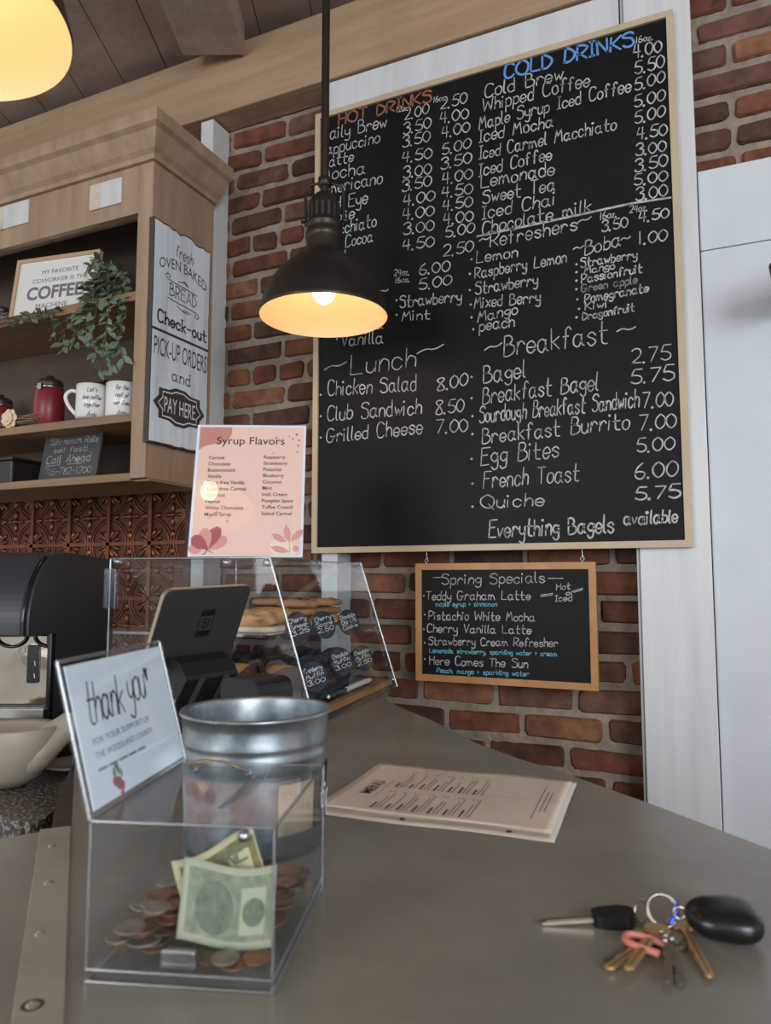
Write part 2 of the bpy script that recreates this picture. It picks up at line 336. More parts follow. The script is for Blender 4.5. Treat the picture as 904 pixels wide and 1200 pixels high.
def write(mb, fr, text, u0, v0, cap, u1=None, v1=None, wd=.004, n=.0008, slant=0., jit=.18, gap=1.25, serif=False, fit=1.0):
    """single-stroke hand lettering along a baseline"""
    total = sum(GLP[c][0]+gap for c in text)-gap
    L = math.hypot(u1-u0, (v1 if v1 is not None else v0)-v0) if u1 is not None else total*cap/7*.8
    v1 = v0 if v1 is None else v1; u1 = u0+L if u1 is None else u1
    sx = L/total; sy = cap/7; dx, dy = (u1-u0)/L, (v1-v0)/L; x = 0; rnd = random.Random(hash_text(text))
    for c in text:
        gw, st = GLP[c]; by = rnd.uniform(-jit,jit); sc = 1+rnd.uniform(-jit,jit)*.35; sl = slant + rnd.uniform(-jit,jit)*.25
        for s_ in st:
            q = [((a+rnd.uniform(-jit,jit)*.4)*1.0, b*sc+by+rnd.uniform(-jit,jit)*.4) for a,b in s_]
            q = crom(q, 4) if len(q) > 2 else q
            pts = []
            for a, b in q:
                lx = (x+a)*sx + b*sy*sl; ly = b*sy
                pts.append((u0+dx*lx-dy*ly*0+0, v0+dy*lx+ly))
            mb.ribbon(fr, pts, wd*(1+rnd.uniform(-.12,.12)) if jit else wd, n)
            if serif and len(s_) == 2 and abs(s_[0][0]-s_[1][0]) < .6:
                for (a,b) in s_:
                    lx = (x+a)*sx; ly = b*sy; mb.ribbon(fr, [(u0+dx*(lx-.9*sx), v0+dy*lx+ly), (u0+dx*(lx+.9*sx), v0+dy*lx+ly)], wd*.7, n)
        x += gw+gap
def hash_text(t): return sum((i+1)*ord(c) for i, c in enumerate(t))
CAPH = [None]
def font_mesh(text, bold):
    cu = bpy.data.curves.new('t', 'FONT'); cu.body = text; cu.size = 1; cu.offset = bold; cu.resolution_u = 3
    o = bpy.data.objects.new('t', cu); C.objects.link(o)
    dg = bpy.context.evaluated_depsgraph_get(); dg.update(); me = bpy.data.meshes.new_from_object(o.evaluated_get(dg))
    vs = [v.co.copy() for v in me.vertices]; fs = [tuple(p.vertices) for p in me.polygons]
    bpy.data.objects.remove(o); bpy.data.curves.remove(cu); bpy.data.meshes.remove(me); return vs, fs
def type_(mb, fr, text, u0, v0, cap, u1=None, v1=None, bold=0., n=.0008, arc=0, slant=0):
    """printed lettering from the built-in face, fitted between u0 and u1"""
    if CAPH[0] is None: CAPH[0] = max(v.y for v in font_mesh('H', 0)[0])
    vs, fs = font_mesh(text, bold); x0 = min(v.x for v in vs); x1 = max(v.x for v in vs); sy = cap/CAPH[0]
    sx = (u1-u0)/(x1-x0) if u1 is not None else sy; dv = 0 if v1 is None else (v1-v0)
    P = []
    for v in vs:
        t = (v.x-x0)/(x1-x0); u = u0+(v.x-x0)*sx; vv = v0+v.y*sy+dv*t+arc*(1-(2*t-1)**2)
        P.append(fr.p(u+slant*v.y*sy, vv, n))
    mb.add(P, fs)

# =================================================================== THE SETTING
YB = 1.87                        # brick face
# floor, ceiling and joist
struct(MB().box((-4,-3.6,-.05),(3.4,YB+.2,0)), 'floor', M['floor'], label='wooden plank floor behind the bar')
cm = MB(); bd = V((-.40,.917,0)).normalized(); bs = V((bd.y,-bd.x,0))
cf = Fr((-.9,1.0,CZ+1.70), bs, bd)
for i in range(-14,20): cm.box((i*.17,-4.2,0),(i*.17+.167,3.2,.03), Fr(cf.O, bs, bd))
struct(cm, 'ceiling', M['ceiling'], bevel=.002, label='brown board ceiling')
p = on_z(212,60,CZ+1.60); jf = Fr((p.x,p.y,CZ+1.60), bs, bd)
struct(MB().box((0,-3.2,0),(.19,.02,.10), jf), 'ceiling_joist', M['ceiling'], bevel=.003, label='brown ceiling joist running towards the brick wall')
struct(MB().box((-4,1.775,CZ+1.445),(.02,YB,CZ+1.66)), 'ceiling_beam', M['beam'], bevel=.004, label='tan wooden beam along the top of the brick wall')
struct(MB().box((.02,1.80,CZ+1.415),(1.4,YB,CZ+1.70)), 'ceiling_beam', M['beam'], bevel=.004, label='tan wooden beam end above the right brick patch')
# brick wall, laid brick by brick in one mesh over a mortar bed
bm_ = MB(); tones = []
course, bl, gapm = .0708, .208, .0185
rb = random.Random(4); z = .005; row = 0
pal = [(124,76,58),(134,84,62),(112,70,58),(142,90,66),(104,68,58),(128,78,60),(148,102,74),(116,80,66),(94,66,56)]
while z < 2.80:
    hdr = row % 6 == 3; L0 = .099 if hdr else bl; x = -1.60 - (row%2)*bl*.5 + rb.uniform(-.02,.02)
    while x < 1.3:
        ln = L0*rb.uniform(.95,1.04); x0, x1 = x+gapm*.5, x+ln-gapm*.5+.004; z0 = z+gapm*.5+rb.uniform(-.002,.002); z1 = z+course-gapm*.5+rb.uniform(-.002,.002)
        if x1 > -1.52:
            yo = rb.uniform(-.004,.003); sl = rb.uniform(-.003,.003); r_ = rb.uniform(.006,.013)
            out = rrect(x0, z0, x1, z1, r_, 2); k = len(out); j = lambda a: rb.uniform(-a,a)
            ring0 = [V((u+j(.001), YB+.012, v+j(.001))) for u,v in out]
            out = [(u+j(.0022), v+sl*((u-x0)/(x1-x0)-.5)*2+j(.0022)) for u,v in out]
            ring1 = [V((u, YB+.002+yo, v)) for u,v in out]
            cx, cz = (x0+x1)/2, (z0+z1)/2
            ring2 = [V((u+(cx-u)*.05, YB-.005+yo+j(.0012), v+(cz-v)*.14)) for u,v in out]
            bm_.add(ring0+ring1+ring2, [(i,(i+1)%k,k+(i+1)%k,k+i) for i in range(k)]+[(k+i,k+(i+1)%k,2*k+(i+1)%k,2*k+i) for i in range(k)]+[tuple(range(2*k,3*k))])
            c = rb.choice(pal); g = rb.uniform(.72,.98)
            tones += [tuple(min(1,t*g) for t in lin(c))]*(3*k)
        x += ln
    z += course*rb.uniform(.985,1.015); row += 1
bw = struct(bm_, 'wall_brick', M['brick'], label='old red brick wall with rough mortar')
ca = bw.data.color_attributes.new('tone', 'FLOAT_COLOR', 'POINT')
for i, t in enumerate(tones): ca.data[i].color = (*t, 1)
mo = MB(); nx, nz_ = 150, 160
mv = [V((-1.6+2.95*i/nx, YB+.004+.0045*noise.noise(V((i*.9,j*.9,0)))+.003*noise.noise(V((i*.3,j*.3,5))), 2.85*j/nz_)) for j in range(nz_+1) for i in range(nx+1)]
mo.add(mv, [(j*(nx+1)+i, j*(nx+1)+i+1, (j+1)*(nx+1)+i+1, (j+1)*(nx+1)+i) for j in range(nz_) for i in range(nx)], True)
build(mo, 'mortar', M['mortar'], bw)
struct(MB().box((-4,YB+.02,0),(3.4,YB+.1,3.05)), 'wall_back', M['mortar'], label='wall behind the bricks and the copper tin')
# white painted studs, column, header board and panel
zt = CZ+1.44
struct(MB().box((-1.452,1.783,.3),(-1.405,YB-.001,zt)), 'trim_1', M['white_paint'], bevel=.002, label='white painted stud beside the wooden cabinet')
struct(MB().box((-1.004,1.783,1.051),(-.955,YB-.001,CZ+1.20)), 'trim_2', M['white_paint'], bevel=.002, label='white painted stud under the large menu board')
cm = MB().box((-.172,1.78,0),(-.022,YB-.001,3.0)).box((-.180,1.79,0),(-.1735,YB-.001,3.0))
struct(cm, 'trim_3', M['white_paint'], bevel=.002, label='wide white painted column right of the menu board')
tb = MB().box((-1.012,1.785,CZ+1.20),(-.183,YB-.001,zt))
struct(tb, 'trim_4', M['white_paint'], bevel=.002, label='white painted header board above the menu board')
struct(MB().box((-.020,1.80,0),(1.4,1.862,CZ+.752)), 'wall_right', M['white_panel'], bevel=.002, label='glossy white wall panel right of the column')
struct(MB().box((-.020,1.80,CZ+.754),(1.4,1.862,CZ+.945)), 'wall_right', M['white_panel'], bevel=.002, label='glossy white upper wall panel below the bricks')
# stamped copper tin behind the counter
cp = MB().box((-2.75,YB-.004,.90),(-1.53,YB+.012,CZ+.30)); cr = MB(); ts = .178
cpo = struct(cp, 'wall_backsplash', M['copper_dark'], label='stamped copper tin backsplash under the cabinet')
def arc3(cx, cz, r, a0, a1, n=10, y=YB-.005): return [V((cx+r*math.cos(math.radians(a0+(a1-a0)*i/n)), y, cz+r*math.sin(math.radians(a0+(a1-a0)*i/n)))) for i in range(n+1)]
zl = CZ+.116
for i in range(7):
    for jz in range(-2,1):
        x0 = -2.75+ (i*ts) ; z0 = zl+jz*ts; cx, cz = x0+ts/2, z0+ts/2
        if x0+ts > -1.50: continue
        cr.box((x0-.007,YB-.013,z0),(x0+.007,YB-.004,z0+ts)).box((x0,YB-.013,z0-.006),(x0+ts,YB-.004,z0+.006))
        for qx,qz,a in ((x0,z0,0),(x0+ts,z0,90),(x0+ts,z0+ts,180),(x0,z0+ts,270)):
            for rr in (.084,.074): cr.tube(arc3(qx,qz,rr,a+4,a+86), .0032, 6)
            for da in (22,45,68):
                ca_, sa_ = math.cos(math.radians(a+da)), math.sin(math.radians(a+da)); ll = .052 if da == 45 else .040
                lf = Fr((qx+ca_*.012,YB-.005,qz+sa_*.012), (ca_,0,sa_), (-sa_,0,ca_))
                cr.ball((0,0,0), 1, 8, 6, (ll*.5,.008,.007), Fr(lf.p(ll*.5,0,0), lf.U, lf.V))
        for a in (0,90,180,270):
            ca_, sa_ = math.cos(math.radians(a)), math.sin(math.radians(a))
            lf = Fr((cx+ca_*.022,YB-.005,cz+sa_*.022), (ca_,0,sa_), (-sa_,0,ca_)); cr.ball((0,0,0), 1, 8, 6, (.018,.008,.007), lf)
            lf = Fr((cx+ca_*.062,YB-.005,cz+sa_*.062), (ca_,0,sa_), (-sa_,0,ca_)); cr.ball((0,0,0), 1, 8, 6, (.015,.011,.007), lf)
        cr.ball((cx,YB-.005,cz), .011, 10, 6)
build(cr, 'stamped_relief', M['copper'], cpo, bevel=0)
struct(MB().box((-1.525,YB-.03,.9),(-1.488,YB+.01,1.60)), 'trim_5', M['base_wood'], bevel=.002, label='brown wooden edge strip beside the copper tin')

# =================================================================== THE BAR AND THE BACK COUNTER
ZT = 1.05
bar = thing('bar_counter', 'grey zinc topped bar counter with a riveted seam strip, in the foreground', 'counter', (-.3,.6,0))
top = [(-.83,1.853),(-.765,1.66),(-.687,1.526),(-.60,1.435),(-.512,1.352),(-.445,1.272),(-.378,1.200),(-.30,1.135),(-.215,1.073),(-.09,.972),(.033,.862),(.30,.62),(.60,.30),(.60,-.45),(-1.3,-.45),(-1.22,-.15),(-.70,.560),(-.661,.622),(-.874,.824),(-1.165,1.115),(-1.25,1.853)]
build(MB().prism(AX, top[::-1], ZT-.035, ZT), 'countertop', M['zinc'], bar, .004, 3)
cx_, cy_ = -.45, .72
ap = [(-.86,1.82),(-.72,1.52),(-.54,1.34),(-.41,1.19),(-.25,1.05),(-.02,.84),(.52,.26),(.52,-.4),(-1.18,-.4),(-.72,.53),(-.70,.625),(-.90,.82),(-1.10,1.09),(-1.19,1.82)]
build(MB().prism(AX, ap[::-1], 0, ZT-.036), 'apron', M['apron'], bar)
s0, s1 = V((-.376,.355,0)), V((-.661,.622,0)); sd = (s1-s0).normalized(); sn = V((-sd.y,sd.x,0)); sl_ = (s1-s0).length
sf = Fr((s0.x,s0.y,ZT), sd, sn)
build(MB().box((-.5,.001,0),(sl_-.002,.031,.0016), sf), 'seam_strip', M['zinc_strip'], bar, .0006)
for (px,py,ring) in ((61,992,0),(57,1035,0),(47,1095,0),(38,1178,1)):
    q = on_z(px,py,ZT+.0016)
    rv = build(MB().lathe([(0,.0022),(.0018,.0020),(.0034,.0012),(.0042,0)], (q.x,q.y,ZT+.0015), 16), 'rivet', M['nail'], bar)
    if ring: build(MB().lathe([(.0046,.0002),(.0060,.0006),(.0072,.0002)], (q.x,q.y,ZT+.0015), 20), 'washer', M['dark_wood'], rv)
bc = thing('back_counter', 'lower back counter with speckled granite top behind the bar', 'counter', (-1.5,1.4,0))
gp = [(-.945,.835),(-.95,.822),(-.965,.813),(-1.02,.823),(-1.7,.96),(-2.75,1.15),(-2.75,1.855),(-1.275,1.855),(-1.19,1.135),(-1.035,.975),(-.985,.905)]
build(MB().prism(AX, gp[::-1] if False else gp[::-1], .92, .96), 'granite_top', M['granite'], bc, .006, 3)
build(MB().prism(AX, [(-1.05,.875),(-1.7,1.0),(-2.7,1.2),(-2.7,1.84),(-1.31,1.84),(-1.25,1.16),(-1.06,.96)][::-1], .80, .92), 'rail', M['base_wood'], bc, .003)
build(MB().prism(AX, [(-1.07,.90),(-1.7,1.03),(-2.68,1.22),(-2.68,1.83),(-1.32,1.83),(-1.25,1.16),(-1.05,.96)][::-1], 0, .80), 'base_cabinet', M['base_wood'], bc)

# =================================================================== LARGE MENU BOARD
YM = 1.76
BX0, BX1, BZ0, BZ1 = -1.023, -.0585, CZ+.0705, CZ+1.3355
mbd = thing('menu_board', 'large black chalkboard menu in pale wood frame covered with drinks and meals', 'menu board', (BX0,YM,BZ0))
mf = Fr((BX0,YM,BZ0), (1,0,0), (0,0,1)); W_, H_ = BX1-BX0, BZ1-BZ0
build(MB().box((.016,.016,-.019),(W_-.016,H_-.016,-.006), mf), 'board', M['chalk_black'], mbd)
mitred('frame_rail', M['pale_frame'], mf, W_, H_, .0155, -.022, 0, mbd)
wr = Fr(mf.O+V((0,.006,0)), (1,0,0), (0,0,1))
def lines(rows, fr, Y, wd, mat_, name, parent, slant=.06, cap_scale=1.0, jit=.2):
    mb = MB()
    for (t, x0, y0, x1, y1, cap) in rows:
        a = fr.uv(on_y(x0,y0,Y)); b = fr.uv(on_y(x1,y1,Y)); c = fr.uv(on_y(x0,y0-cap,Y))
        write(mb, fr, t, a[0], a[1], (c[1]-a[1])*cap_scale, b[0], b[1], wd, .0009, slant, jit)
    return build(mb, name, mat_, parent)
YW = YM+.006
P1 = [(474.6,141,502.5,133,'2.00'),(473,158,505,150,'3.50'),(472,173,504,165.7,'3.50'),(471.5,191,506,185,'4.50'),(473,209.6,505.5,203,'3.00'),(471.5,225,505.5,218,'3.50'),(473,242.5,509.6,234.4,'4.00'),(472,258.6,508.6,252.4,'4.00'),(473,275.6,508.6,269.4,'3.00'),(472,294,508.6,288.5,'4.50'),
 (516.4,128.5,547,121,'2.50'),(516,145.5,549,138.4,'4.00'),(518,162.6,550.5,154,'4.00'),(518.6,182,551.4,173.4,'5.00'),(517,199,552.6,191,'3.50'),(518.6,216.8,553.6,209,'4.00'),(518,232,553.6,226.7,'4.50'),(519,247.8,553.6,241.6,'4.50'),(520,264,554.5,258.6,'4.00'),(522.6,278.7,555.7,272.5,'5.00'),(519.5,301,554.5,294.7,'2.50'),(491.6,322,527,318,'6.00'),(491.6,340,528.8,333.7,'5.00')]
hot = [('Daily Brew',378,165.5,453,149,14),('Cappuccino',374,184,445,167,13),('Latte',378,198,414,189,13),('Mocha',376,213,428,203,14),('Americano',376,229,448,215,14),('Red Eye',378,249,430.6,238.5,15),('Moxie',380,264,415,256,13),('Macchiato',381,279,441,265,14),('Hot Cocoa',380,295,437,283,13),('Chai',382,305,406,300,13)]
hot += [(t,x0,y0,x1,y1,12.5) for x0,y0,x1,y1,t in P1]
tea = [('Strawberry',469,360.6,541,353,12.5),('*',465,357,467,357,12),('Mint',471.5,376,504,374,11),('*',465,374,467,374,12),('Vanilla',400,405.5,449,402,14),('*',395,403,397,403,13),('~',445,346,455,344,8),('Mocha',402,389,449,384.5,11)]
lunch = [('Lunch',411,439,487,430,22),('~',380,440,406,432,14),('~',488.5,421,519.5,412,14),('Chicken Salad',384.8,463.8,487.6,458,17),('Club Sandwich',384,493,493.8,485,17),('Grilled Cheese',383,518.6,495,508,16),('8.00',513,459,548,451,15),('8.50',511,486,543.6,482,16),('7.00',511.7,507.8,548,506,15),('*',376,469,378,469,15),('*',376,494,378,494,15),('*',376,519,378,519,15)]
cold = [('Cold Brew',568.6,114.6,660,93,15.5),('Whipped Coffee',566,131.6,691,100.6,15),('Maple Syrup Iced Coffee',561.8,151.7,739.5,107,14),('Iced Mocha',561.8,167,648.5,148.6,14),('Iced Carmel Macchiato',561.8,187,722,152,14),('Iced Coffee',561.8,207,646.6,187,14),('Lemonade',564,220.5,649.7,204.4,15),('Sweet Tea',566,238.5,650.6,223,15),('Iced Chai',565.5,257,650.6,240,15),('Chocolate milk',565.5,275,692.5,247.8,15),
 ('4.00',742.6,68.8,775.5,60.4,14.5),('5.50',744.5,87.6,778.6,79,14.5),('5.00',744.5,106.8,778.6,96,14),('5.00',744,126.4,779,117.7,14),('5.00',744.5,145.6,779,136.3,14),('4.50',746.7,164,781.7,158,14),('3.00',745.7,183.3,780.7,176.5,13),('3.50',744.5,202,782.3,194.5,14),('5.00',743.6,217.7,781.7,212,13),('3.00',745.7,236,782.3,228.6,14)]
refr = [('Refreshers',574.7,289.5,676.3,270,16),('~',562,287,574,284,10),('~',677,266,693,260,10),('3.50',705.7,271.8,735.7,266.5,12),('4.50',749,261,783.7,254.8,12),('Boba',685.6,299.7,727.4,287.3,16),('~',672,297,684,294,10),('~',728,286,739,283,10),('1.00',748,286.7,781.6,282,14),
 ('Lemon',558.6,308.4,606.6,301,13),('Raspberry Lemon',557,326.6,664,307.4,13),('Strawberry',557.7,345,630.4,333.7,13),('Mixed Berry',556,361.6,633.5,354,13),('Mango',560,378,606.6,367.8,12),('peach',562.3,388,602.9,382.4,13),
 ('Strawberry',681,313.6,746.9,302.8,10),('Mango',685,321.4,720.5,315,8),('Passionfruit',681.8,332,752.8,319,10),('Pomegranate',685.6,355.4,759.9,342,10),('Kiwi',686,363,711.9,360,9),('Dragonfruit',683,375,743.8,364.7,9)]
refr += [('*',x,y+6,x+2,y+6,12) for x,y in ((553,303),(551,320),(551,339),(552,356),(553,371),(555,385),(676,309),(676,318),(676,328),(676,338),(677,350),(679,361),(676,371))]
brk = [('Breakfast',591,417.4,711.9,402,24),('~',568,416,588,409,12),('~',723,394,745,390,12),('Bagel',567,449,615.9,442.4,20),('2.75',741,425.7,785.6,422,17),('Breakfast Bagel',566,473.4,701,456.7,19),('5.75',739.8,450,790,445,17),('Sourdough Breakfast Sandwich',562.3,495.4,749,477.4,18),('7.00',753.7,478,789,476,17),('Breakfast Burrito',565.4,519.9,737.6,502.2,18),('7.00',750,504.4,792.4,501.3,17),('Egg Bites',564,545,655,535.3,20),('5.00',746.9,530,790,527,16),('French Toast',567,571.9,678.4,563.5,19),('6.00',744.4,561,794,558,18),('Quiche',564,595.7,637.6,592.6,15)]
brk += [('*',x,y+8,x+2,y+8,15) for x,y in ((553,440),(553,465),(554,486),(554,507),(553,536),(554,565),(554,592))]
bold_ = [('5.75',745,585.8,797,582.7,15),('Everything Bagels',573.4,630,719.6,623.6,19),('available',732,615,794,612,15)]
small = [('12oz.',465,132,479,129,6),('16oz.',508,120.5,523,117,6),('24oz.',462,323.5,480,322,7),('16oz.',463,332,480,330,6),('16oz.',745,51,765.5,46.5,7),('16oz.',703,258,723,254,8),('24oz.',738,250,759,246.5,8)]
isp = lambda r: r[0][0].isdigit()
for rows_, wd_ in ((hot,.0029),(tea,.0031),(cold,.0031),([r for r in refr if r[1] < 668],.0030),([r for r in refr if r[1] >= 668],.0030),(lunch,.0031),(brk,.0031)):
    lines([r for r in rows_ if not isp(r)], wr, YW, wd_, M['chalk_white'], 'chalk_writing', mbd)
    pr_ = [r for r in rows_ if isp(r)]
    for sel in ([r for r in pr_ if r[1] < 514], [r for r in pr_ if r[1] >= 514]):
        if sel: lines(sel, wr, YW, wd_, M['chalk_white'], 'price_writing', mbd)
lines(bold_, wr, YW, .0040, M['chalk_white'], 'chalk_writing', mbd)
lines(small, wr, YW, .0022, M['chalk_white'], 'chalk_writing', mbd)
lines([('Green apple',681.8,342.5,746.9,332,9)], wr, YW, .0028, M['chalk_faint'], 'smudged_writing', mbd)
hh = lines([('COLD DRINKS',592,92,743,53.5,15.5)], wr, YW, .0062, M['chalk_blue'], 'heading_writing', mbd, .03); hh['label'] = 'blue chalk heading'
hh = lines([('HOT DRINKS',397,147,505.5,119,12.5)], wr, YW, .0055, M['chalk_orange'], 'heading_writing', mbd, .03); hh['label'] = 'rust coloured chalk heading'
um = MB()
for off in (0,1.2): um.ribbon(wr, [wr.uv(on_y(x,y+off,YW)) for x,y in ((559,276.6),(620,264),(694,248),(740,238),(787,231))], .0028, .0009)
build(um, 'chalk_rule', M['chalk_white'], mbd)

# =================================================================== SPECIALS BOARD
YS = 1.775
sx0, sx1, sz0, sz1 = -.7225, -.2700, CZ-.2560, CZ+.0400
spb = thing('specials_board', 'small oak framed chalkboard of spring specials hung below the large menu', 'chalkboard', (sx0,YS,sz0))
sfp = Fr((sx0,YS,sz0), (1,0,0), (0,0,1)); w2, h2 = sx1-sx0, sz1-sz0
build(MB().box((.012,.012,-.011),(w2-.012,h2-.012,-.004), sfp), 'slate', M['chalk_black'], spb)
mitred('frame_rail', M['orange_frame'], sfp, w2, h2, .0165, -.014, 0, spb, .0025)
wf = Fr(sfp.O+V((0,.004,0)), (1,0,0), (0,0,1)); ys = YS+.004
rows = [('Spring Specials',518.4,685,638.7,682.6,12),('-',508,680,517,680,8),('-',643,681,661,681,8),('Teddy Graham Latte',499.6,703,621.5,702.5,9.5),('Pistachio White Mocha',502.6,726,627,728,9.5),('Cherry Vanilla Latte',501,740.6,622.6,743,9.5),('Strawberry Cream Refresher',502.6,755.5,654,758,9),('Here Comes The Sun',503.7,778.5,618.8,782.7,9.5),('Hot',652.5,691.4,668.5,690,7),('or',664,697.5,674,696,5),('Iced',651,705,670.5,704,7),('=',634,699,648,698,6),('=',673,694,683,692,6)]
rows += [('*',x,y+4,x+1,y+4,9) for x,y in ((497,698),(498,720),(497,737),(498,753),(498,772))]
lines(rows, wf, ys, .0022, M['chalk_white'], 'chalk_writing', spb)
hh = lines([('maple syrup + cinnamon',511,710.5,582.5,710.5,5.5),('Lemonade, strawberry, sparkling water + cream',503.7,764.7,653,769,5.5),('Peach, mango + sparkling water',512,788,620,792.5,5.5)], wf, ys, .0015, M['chalk_cyan'], 'chalk_writing', spb); hh['label'] = 'light blue chalk ingredients'
for hx in (-.694,-.301):
    y0 = YS+.007; zz = sz1; e = MB()
    ring_ = [V((hx+.0045*math.cos(a*.5236), y0, zz+.008+.0045*math.sin(a*.5236))) for a in range(12)]
    e.tube(ring_, .0011, 6, closed=True); e.tube([(hx,y0,zz-.002),(hx,y0,zz+.0035)], .0011, 6)
    e.tube([(hx,y0,BZ0-.0005),(hx,y0,zz+.017),(hx+.003,y0,zz+.013),(hx,y0,zz+.0095),(hx-.002,y0,zz+.012)], .0010, 6)
    build(e, 'screw_eye_hook', M['steel'], spb)

# =================================================================== PENDANT LAMPS
LR, LZ = .15, CZ+.614
def lamp(loc, label):
    t = thing('pendant_lamp', label, 'lamp', loc, 0, 'bronze pendant lamps')
    x, y, z0 = loc
    outer = [(.150,0),(.1515,.004),(.1500,.010),(.1465,.022),(.1400,.046),(.1270,.075),(.1060,.104),(.0800,.128),(.0560,.144),(.0460,.152),(.0430,.164),(.0420,.186)]
    inner = [(.0395,.180),(.0405,.160),(.0530,.140),(.0770,.124),(.1030,.101),(.1240,.073),(.1375,.045),(.1445,.020),(.1485,.004),(.1500,0)]
    build(MB().lathe(outer, loc, 64), 'shade', M['lamp_bronze'], t)
    build(MB().lathe(inner, loc, 64), 'shade_lining', M['lamp_enamel'], t, label='cream enamel lining')
    build(MB().lathe([(.0420,.186),(.0445,.190),(.0445,.202),(.0415,.206),(.0415,.216),(.0440,.220),(.0440,.226),(.0380,.230),(.0370,.268),(.0330,.286),(.0240,.297),(.0120,.302),(0,.303)], loc, 48), 'socket_housing', M['lamp_bronze'], t)
    sl = MB()
    for k in range(16):
        a = 2*math.pi*k/16; d = V((math.cos(a), math.sin(a), 0)); f_ = Fr(V(loc)+d*.0372+V((0,0,.232)), V((-d.y,d.x,0)), (0,0,1)); sl.box((-.0028,0,-.002),(.0028,.036,.0006), f_)
    build(sl, 'vent_slots', M['black_plastic'], t)
    yk = MB(); dx = V((.91,.414,0))
    for s in (-1,1):
        yk.tube([V(loc)+dx*(s*.044)+V((0,0,.222)), V(loc)+dx*(s*.046)+V((0,0,.30)), V(loc)+dx*(s*.040)+V((0,0,.322)), V(loc)+dx*(s*.008)+V((0,0,.330))], .0036, 8)
        yk.lathe([(0,-.007),(.007,-.007),(.007,.007),(0,.007)], seg=14, axis=Fr(V(loc)+dx*(s*.049)+V((0,0,.236)), V((-dx.y,dx.x,0)), (0,0,1)))
    build(yk, 'yoke', M['lamp_bronze'], t)
    st = MB().tube([V(loc)+V((0,0,.300)), V(loc)+V((0,0,3.02-z0-.02))], .0098, 16)
    st.lathe([(.0098,.318),(.016,.322),(.016,.340),(.0098,.344)], loc, 20)
    build(st, 'stem', M['lamp_bronze'], t)
    build(MB().lathe([(.0098,3.0-z0),(.05,3.004-z0),(.055,3.018-z0)], loc, 32), 'ceiling_rose', M['lamp_bronze'], t)
    build(MB().lathe([(.0125,.165),(.0125,.115),(.016,.108)], loc, 20), 'bulb_socket', M['steel'], t)
    build(MB().lathe([(0,.032),(.010,.034),(.020,.041),(.0265,.053),(.028,.064),(.0265,.076),(.021,.090),(.0165,.104),(.0135,.112)], loc, 32), 'bulb', M['bulb'], t)
    return t
lamp((-.833,1.481,LZ), 'bronze dome pendant lamp hanging in front of the chalkboard menu')
lamp((-.771,.478,LZ), 'nearer bronze pendant lamp hanging at the top left corner')

# =================================================================== WALL CABINET
CX = -1.39; CY = 1.51; YC = 1.778; CB = CZ+.269; CT = CZ+1.155; CL = -2.65
cab = thing('wall_cabinet', 'rustic open wooden wall cabinet with crown moulding above the copper tin', 'cabinet', (CX,YC,CB))
build(MB().box((CX-.022,CY+.018,CB),(CX,YC,CT)), 'side_panel', M['cabinet'], cab, .0015)
build(MB().box((CL-.022,CY+.018,CB),(CL-.0005,YC,CT)), 'side_panel', M['cabinet'], cab, .0015)
build(MB().box((CX-.052,CY,CB),(CX,CY+.018,CT)), 'stile', M['cabinet'], cab, .002)
build(MB().box((CL,YC-.012,CB+.02),(CX-.022,YC,CT)), 'back_boards', M['cab_dark'], cab)
for z0, z1, nm in ((CB-.006,CB+.016,'bottom_board'),(CZ+.4265,CZ+.450,'shelf'),(CZ+.764,CZ+.791,'shelf')):
    build(MB().box((CL,CY+.001 if nm != 'shelf' else CY+.004,z0),(CX-.0525,YC-.013,z1)), nm, M['shelf'], cab, .002)
build(MB().box((CX-.0525,CY+.0185,CB-.006),(CX-.0005,YC-.013,CB-.0005)), 'bottom_board', M['shelf'], cab)
build(MB().box((CL,CY,CZ+1.012),(CX-.0525,CY+.018,CT)), 'frieze', M['cabinet'], cab, .0015)
prof = [(0,0),(.012,0),(.016,.012),(.028,.022),(.040,.040),(.052,.060),(.066,.068),(.070,.078),(.070,.100),(0,.100)]
def sweep(mb, path_front):
    k = len(prof); P = []
    for (x, y, ox, oy) in path_front: P += [V((x+ox*d, y+oy*d, CT-.005+h)) for d, h in prof]
    n = len(path_front)
    mb.add(P, [(i*k+j, (i+1)*k+j, (i+1)*k+(j+1)%k, i*k+(j+1)%k) for i in range(n-1) for j in range(k)])
    mb.add(P[:k], [tuple(range(k))]); mb.add(P[-k:], [tuple(range(k-1,-1,-1))]); return mb
build(sweep(MB(), [(CL,CY,0,-1),(CX,CY,1,-1),(CX,YC,1,0)]), 'crown_moulding', M['cabinet'], cab, .001)
build(MB().box((CL,CY+.001,CT+.05),(CX-.001,YC,CT+.094)), 'top_board', M['cabinet'], cab)

# white blocks fixed to the frieze
def card(px0, px1, pyt0, pyb0, label):
    a = on_y(px0,pyt0,CY); b = on_y(px1,pyt0,CY); c = on_y(px0,pyb0,CY)
    t = thing('white_block', label, 'block', (a.x,CY,c.z), 0, 'white blocks on the cabinet frieze')
    wv = b.x-a.x
    build(MB().box((a.x+wv*.34,CY-.006,c.z),(b.x,CY-.0004,a.z)), 'face', M['white_paint'], t, .001)
    build(MB().box((a.x,CY-.0065,c.z),(a.x+wv*.34-.0003,CY-.0004,a.z)), 'end_grain', M['white_edge'], t, .001, label='cream rough sawn end')
card(107.5,144,219,248,'white wooden block on the cabinet frieze, beside the corner stile')
card(-8,35,247,273,'white wooden block on the cabinet frieze, farthest from the stile')

